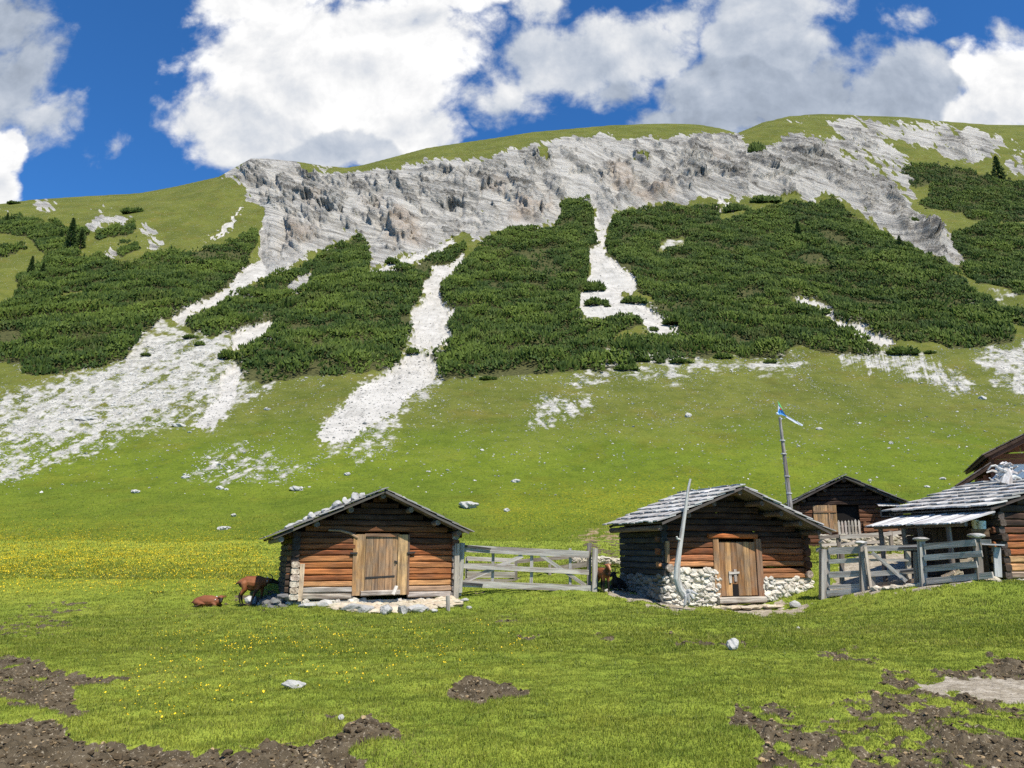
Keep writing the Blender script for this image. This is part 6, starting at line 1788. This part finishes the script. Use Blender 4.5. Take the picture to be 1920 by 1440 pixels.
def blob(bm_v, bm_f, pts, rad, n=12):
    """tapered limb with rounded ends through pts"""
    pts = [Vector(p) for p in pts]; V = []; base = len(bm_v); rings = []
    ext = []
    d0 = (pts[0] - pts[1]).normalized(); d1 = (pts[-1] - pts[-2]).normalized()
    seq = [(pts[0] + d0 * rad[0] * .95, rad[0] * .3), (pts[0] + d0 * rad[0] * .6, rad[0] * .78)] + list(zip(pts, rad)) + [(pts[-1] + d1 * rad[-1] * .6, rad[-1] * .78), (pts[-1] + d1 * rad[-1] * .95, rad[-1] * .3)]
    for k, (p, r) in enumerate(seq):
        d = (seq[min(k + 1, len(seq) - 1)][0] - seq[max(k - 1, 0)][0]).normalized()
        ref = Vector((0, 1, 0)) if abs(d.y) < .9 else Vector((1, 0, 0))
        s = d.cross(ref).normalized(); u = s.cross(d)
        for i in range(n):
            an = 2 * math.pi * i / n; bm_v.append(p + s * (r * math.cos(an)) + u * (r * math.sin(an)))
    m = len(seq)
    for k in range(m - 1):
        for i in range(n):
            j = (i + 1) % n; bm_f.append((base + k * n + i, base + k * n + j, base + (k + 1) * n + j, base + (k + 1) * n + i))
    bm_f.append(tuple(base + i for i in range(n))[::-1]); bm_f.append(tuple(base + (m - 1) * n + i for i in range(n)))


def fuse(name, limbs, parent, colour, voxel=.016):
    """one continuous skin over all limbs"""
    v, f = [], []
    for pts, rad in limbs: blob(v, f, pts, rad)
    me = bpy.data.meshes.new(name); me.from_pydata([tuple(a) for a in v], [], f)
    tmp = bpy.data.objects.new(name, me); COL.objects.link(tmp)
    r = tmp.modifiers.new('r', 'REMESH'); r.mode = 'VOXEL'; r.voxel_size = voxel
    s = tmp.modifiers.new('s', 'SMOOTH'); s.iterations = 5; s.factor = .5
    dg = bpy.context.evaluated_depsgraph_get(); dg.update()
    me2 = bpy.data.meshes.new_from_object(tmp.evaluated_get(dg))
    bpy.data.objects.remove(tmp)
    me2.name = name
    n = len(me2.vertices); co = np.empty(n * 3, np.float32); me2.vertices.foreach_get('co', co); co = co.reshape(-1, 3)
    c = np.ones((n, 4), np.float32); c[:, :3] = colour(co)
    a = me2.attributes.new('tint', 'FLOAT_COLOR', 'POINT'); a.data.foreach_set('color', c.ravel())
    a = me2.attributes.new('grain', 'FLOAT_VECTOR', 'POINT'); a.data.foreach_set('vector', co.ravel())
    me2.polygons.foreach_set('use_smooth', np.ones(len(me2.polygons), bool))
    me2.materials.clear(); me2.materials.append(M_COAT)
    o = bpy.data.objects.new(name, me2); COL.objects.link(o); o.parent = parent
    return o


BROWN = np.array((.17, .055, .019)); BLK = np.array((.016, .012, .010)); TAN_ = np.array((.42, .24, .14)); LTB = np.array((.30, .12, .05))


def lerpc(c, t, w): return c * (1 - w)[:, None] + np.asarray(t) * w[:, None]


def coat(co, black_leg=.42, head_x=None, spine=True, z_sp=.80):
    c = np.tile(BROWN * 1.15, (len(co), 1))
    c = lerpc(c, LTB, .5 * sstep(-.1, .35, fbm(co[:, 0] * 4, co[:, 2] * 4, 2, 5)))
    c = lerpc(c, BLK, sstep(black_leg, black_leg - .12, co[:, 2]))
    if spine: c = lerpc(c, BLK, sstep(.05, .02, np.abs(co[:, 1])) * sstep(z_sp - .05, z_sp - .01, co[:, 2]) * sstep(.45, .35, co[:, 0]))
    return c


# ---- goat standing side-on, its head in the shade of the hut wall; local +x is the way it looks
G1 = thing('goat', 'brown goat standing side-on with its head against the shaded hut wall', 'goat', (0, 0, 0), 0, 'goats around the huts')
_limbs = [([(-.36, 0, .66), (-.22, 0, .70), (0, 0, .67), (.22, 0, .68), (.34, 0, .68)], [.135, .165, .195, .185, .15]),      # trunk
          ([(-.10, 0, .55), (.1, 0, .545)], [.12, .12]),
          ([(.34, 0, .70), (.50, 0, .72), (.62, 0, .71)], [.125, .09, .075]),                                                    # neck held forward
          ([(.62, 0, .72), (.70, 0, .70), (.82, 0, .655)], [.075, .065, .042]),                                                  # head
          ([(-.44, 0, .70), (-.52, 0, .665), (-.58, 0, .62)], [.05, .035, .022]),                                                # tail
          ([(.64, .06, .75), (.62, .13, .745)], [.026, .018]), ([(.64, -.06, .75), (.62, -.13, .745)], [.026, .018])]
for sgn, fx, hx in ((1, .30, -.33), (-1, .24, -.37)):
    _limbs.append(([(.28, sgn * .09, .60), (fx, sgn * .10, .42), (fx - .01, sgn * .10, .36), (fx + .0, sgn * .10, .12), (fx + .02, sgn * .10, .035)], [.085, .052, .045, .030, .034]))
    _limbs.append(([(-.30, sgn * .08, .64), (-.27, sgn * .10, .47), (hx - .04, sgn * .10, .33), (hx - .05, sgn * .10, .29), (hx - .01, sgn * .10, .10), (hx + .02, sgn * .10, .035)], [.13, .085, .048, .04, .028, .034]))
_limbs[-2] = ([(.22, -.09, .58), (.10, -.10, .40), (.07, -.10, .34), (-.02, -.10, .12), (-.03, -.10, .035)], [.085, .052, .045, .030, .034])    # near foreleg set back


def _c1(co):
    c = coat(co, .36, z_sp=.84)
    c = lerpc(c, BLK, sstep(.50, .54, co[:, 0]) * sstep(.45, .55, co[:, 2]))            # dark neck and head
    c = lerpc(c, BLK, sstep(-.36, -.41, co[:, 0]) * sstep(.72, .62, co[:, 2]))
    c = lerpc(c, BLK, sstep(.5, .46, co[:, 2]) * sstep(-.25, -.15, co[:, 0]) * sstep(.25, .2, co[:, 0]) * .8)
    return c


fuse('body', _limbs, G1, _c1)
b = MB(); b.tube([(.46, 0, .61), (.465, .105, .715), (.46, 0, .82), (.465, -.105, .715), (.46, 0, .61)], [.016] * 5, 6); b.build('collar', M_COLLAR, G1)
for sgn in (1, -1):
    b = MB(); b.tube([(.64, sgn * .03, .79), (.60, sgn * .05, .87), (.52, sgn * .07, .91)], [.018, .014, .005], 6); b.build('horn', M_HORN, G1)
q = hit(472, 1137); G1.location = (q[0], q[1], q[2]); G1.rotation_euler = (0, 0, math.radians(12)); G1.scale = (.9, 1.05, 1.05)

# ---- goat resting on the ground
G2 = thing('goat', 'reddish brown goat lying in the grass with a white collar', 'goat', (0, 0, 0), 0, 'goats around the huts')
_limbs = [([(-.36, 0, .20), (-.15, 0, .23), (.10, 0, .225), (.30, 0, .22)], [.15, .195, .195, .15]),
          ([(.30, 0, .26), (.40, 0, .33), (.44, -.02, .36)], [.12, .085, .07]), ([(.43, -.03, .36), (.47, -.08, .31), (.49, -.14, .22)], [.075, .062, .042]),
          ([(.47, .05, .38), (.56, .06, .385)], [.03, .016]), ([(.40, -.10, .38), (.36, -.16, .37)], [.026, .016]),
          ([(-.30, -.12, .18), (-.10, -.21, .12), (-.26, -.24, .06), (-.36, -.22, .05)], [.12, .075, .04, .03]), ([(-.30, .12, .18), (-.10, .2, .12), (-.26, .22, .06)], [.12, .075, .04]),
          ([(.22, -.10, .16), (.34, -.16, .08), (.18, -.2, .05), (.08, -.19, .04)], [.085, .05, .035, .03]), ([(.22, .10, .16), (.36, .15, .08), (.2, .18, .05)], [.085, .05, .035]),
          ([(-.46, 0, .22), (-.56, 0, .17)], [.05, .025])]


def _c2(co):
    c = np.tile(np.array((.19, .066, .027)), (len(co), 1))
    c = lerpc(c, BLK, sstep(.37, .43, co[:, 0]) * sstep(.10, .2, co[:, 2]) * sstep(.37, .33, co[:, 2]))
    c = lerpc(c, BLK, sstep(.15, .08, co[:, 2]) * sstep(-.17, -.2, co[:, 1]))
    return c


fuse('body', _limbs, G2, _c2)
b = MB(); b.tube([(.33, .0, .19), (.30, .13, .28), (.27, .0, .38), (.30, -.14, .28), (.33, 0, .19)], [.02] * 5, 6); b.build('collar', M_COLLAR, G2)
q = hit(390, 1137); G2.location = (q[0], q[1], q[2] - .02); G2.rotation_euler = (0, 0, math.radians(-8)); G2.scale = (1.0, 1.0, .92)

# ---- goat facing the camera beside the gate post
G3 = thing('goat', 'brown goat looking straight at the viewer between gate post and second hut', 'goat', (0, 0, 0), 0, 'goats around the huts')
_limbs = [([(-.34, .10, .66), (-.15, .05, .68), (.1, 0, .66), (.26, 0, .66)], [.14, .18, .19, .15]),
          ([(.26, 0, .68), (.38, -.03, .80), (.45, -.05, .90)], [.125, .09, .075]), ([(.44, -.05, .92), (.52, -.06, .86), (.60, -.06, .77)], [.078, .062, .042]),
          ([(.44, .02, .94), (.44, .14, .965)], [.028, .018]), ([(.44, -.12, .94), (.44, -.24, .965)], [.028, .018]), ([(-.46, .12, .70), (-.54, .13, .64)], [.045, .022])]
for sgn in (1, -1):
    _limbs.append(([(.20, sgn * .085, .60), (.22, sgn * .095, .42), (.22, sgn * .095, .36), (.22, sgn * .095, .12), (.24, sgn * .095, .035)], [.085, .052, .045, .030, .034]))
    _limbs.append(([(-.30, sgn * .08 + .1, .62), (-.27, sgn * .1 + .1, .46), (-.38, sgn * .1 + .1, .32), (-.36, sgn * .1 + .1, .10), (-.33, sgn * .1 + .1, .035)], [.12, .08, .045, .028, .034]))


def _c3(co):
    c = coat(co, .46, z_sp=.83)
    c = lerpc(c, BLK, .85 * sstep(.30, .38, co[:, 0]) * sstep(.86, .78, co[:, 2]) * sstep(.56, .5, co[:, 0]))
    c = lerpc(c, TAN_, sstep(.48, .54, co[:, 0]) * sstep(.035, .02, np.abs(co[:, 1] + .055)) * sstep(.72, .80, co[:, 2]))
    c = lerpc(c, BLK, sstep(.10, .16, np.abs(co[:, 1] + .05)) * sstep(.9, .92, co[:, 2]))
    return c


fuse('body', _limbs, G3, _c3)
for sgn in (1, -1):
    b = MB(); b.tube([(.46, -.05 + sgn * .03, .98), (.43, -.05 + sgn * .05, 1.06), (.36, -.05 + sgn * .07, 1.11)], [.018, .014, .005], 6); b.build('horn', M_HORN, G3)
q = P(1130, 1104, 25.35); G3.location = (q.x, q.y, gz(q.x, q.y)); G3.rotation_euler = (0, 0, math.radians(-64)); G3.scale = (.92, .92, .92)

# ---- dark goat resting in the shade at the corner
G4 = thing('goat', 'black goat lying in the shade at the corner of the second hut', 'goat', (0, 0, 0), 0, 'goats around the huts')
_limbs = [([(-.30, 0, .20), (-.1, 0, .24), (.12, 0, .26), (.24, 0, .28)], [.15, .19, .19, .14]), ([(.24, 0, .32), (.30, 0, .46), (.31, -.02, .54)], [.11, .08, .07]), ([(.31, -.02, .55), (.38, -.06, .52), (.46, -.10, .47)], [.07, .056, .038]),
          ([(.28, .05, .58), (.22, .14, .60)], [.026, .016]), ([(.30, -.08, .58), (.26, -.17, .60)], [.026, .016]),
          ([(-.26, -.12, .18), (-.05, -.2, .12), (-.24, -.22, .05)], [.12, .07, .035]), ([(-.26, .12, .18), (-.05, .2, .12), (-.24, .22, .05)], [.12, .07, .035]), ([(.18, -.1, .16), (.32, -.15, .07), (.14, -.18, .04)], [.08, .05, .03]), ([(.18, .1, .16), (.32, .15, .07), (.14, .18, .04)], [.08, .05, .03])]
fuse('body', _limbs, G4, lambda co: np.tile(np.array((.020, .018, .016)), (len(co), 1)))
for sgn in (1, -1):
    b = MB(); b.tube([(.29, sgn * .03 - .02, .61), (.24, sgn * .05 - .02, .69), (.16, sgn * .06 - .02, .74)], [.018, .014, .005], 6); b.build('horn', M_HORN, G4)
q = P(1157, 1103, 26.4); G4.location = (q.x, q.y, gz(q.x, q.y)); G4.rotation_euler = (0, 0, math.radians(-112))
make_grass(); make_flowers(); make_weeds(); make_clods()
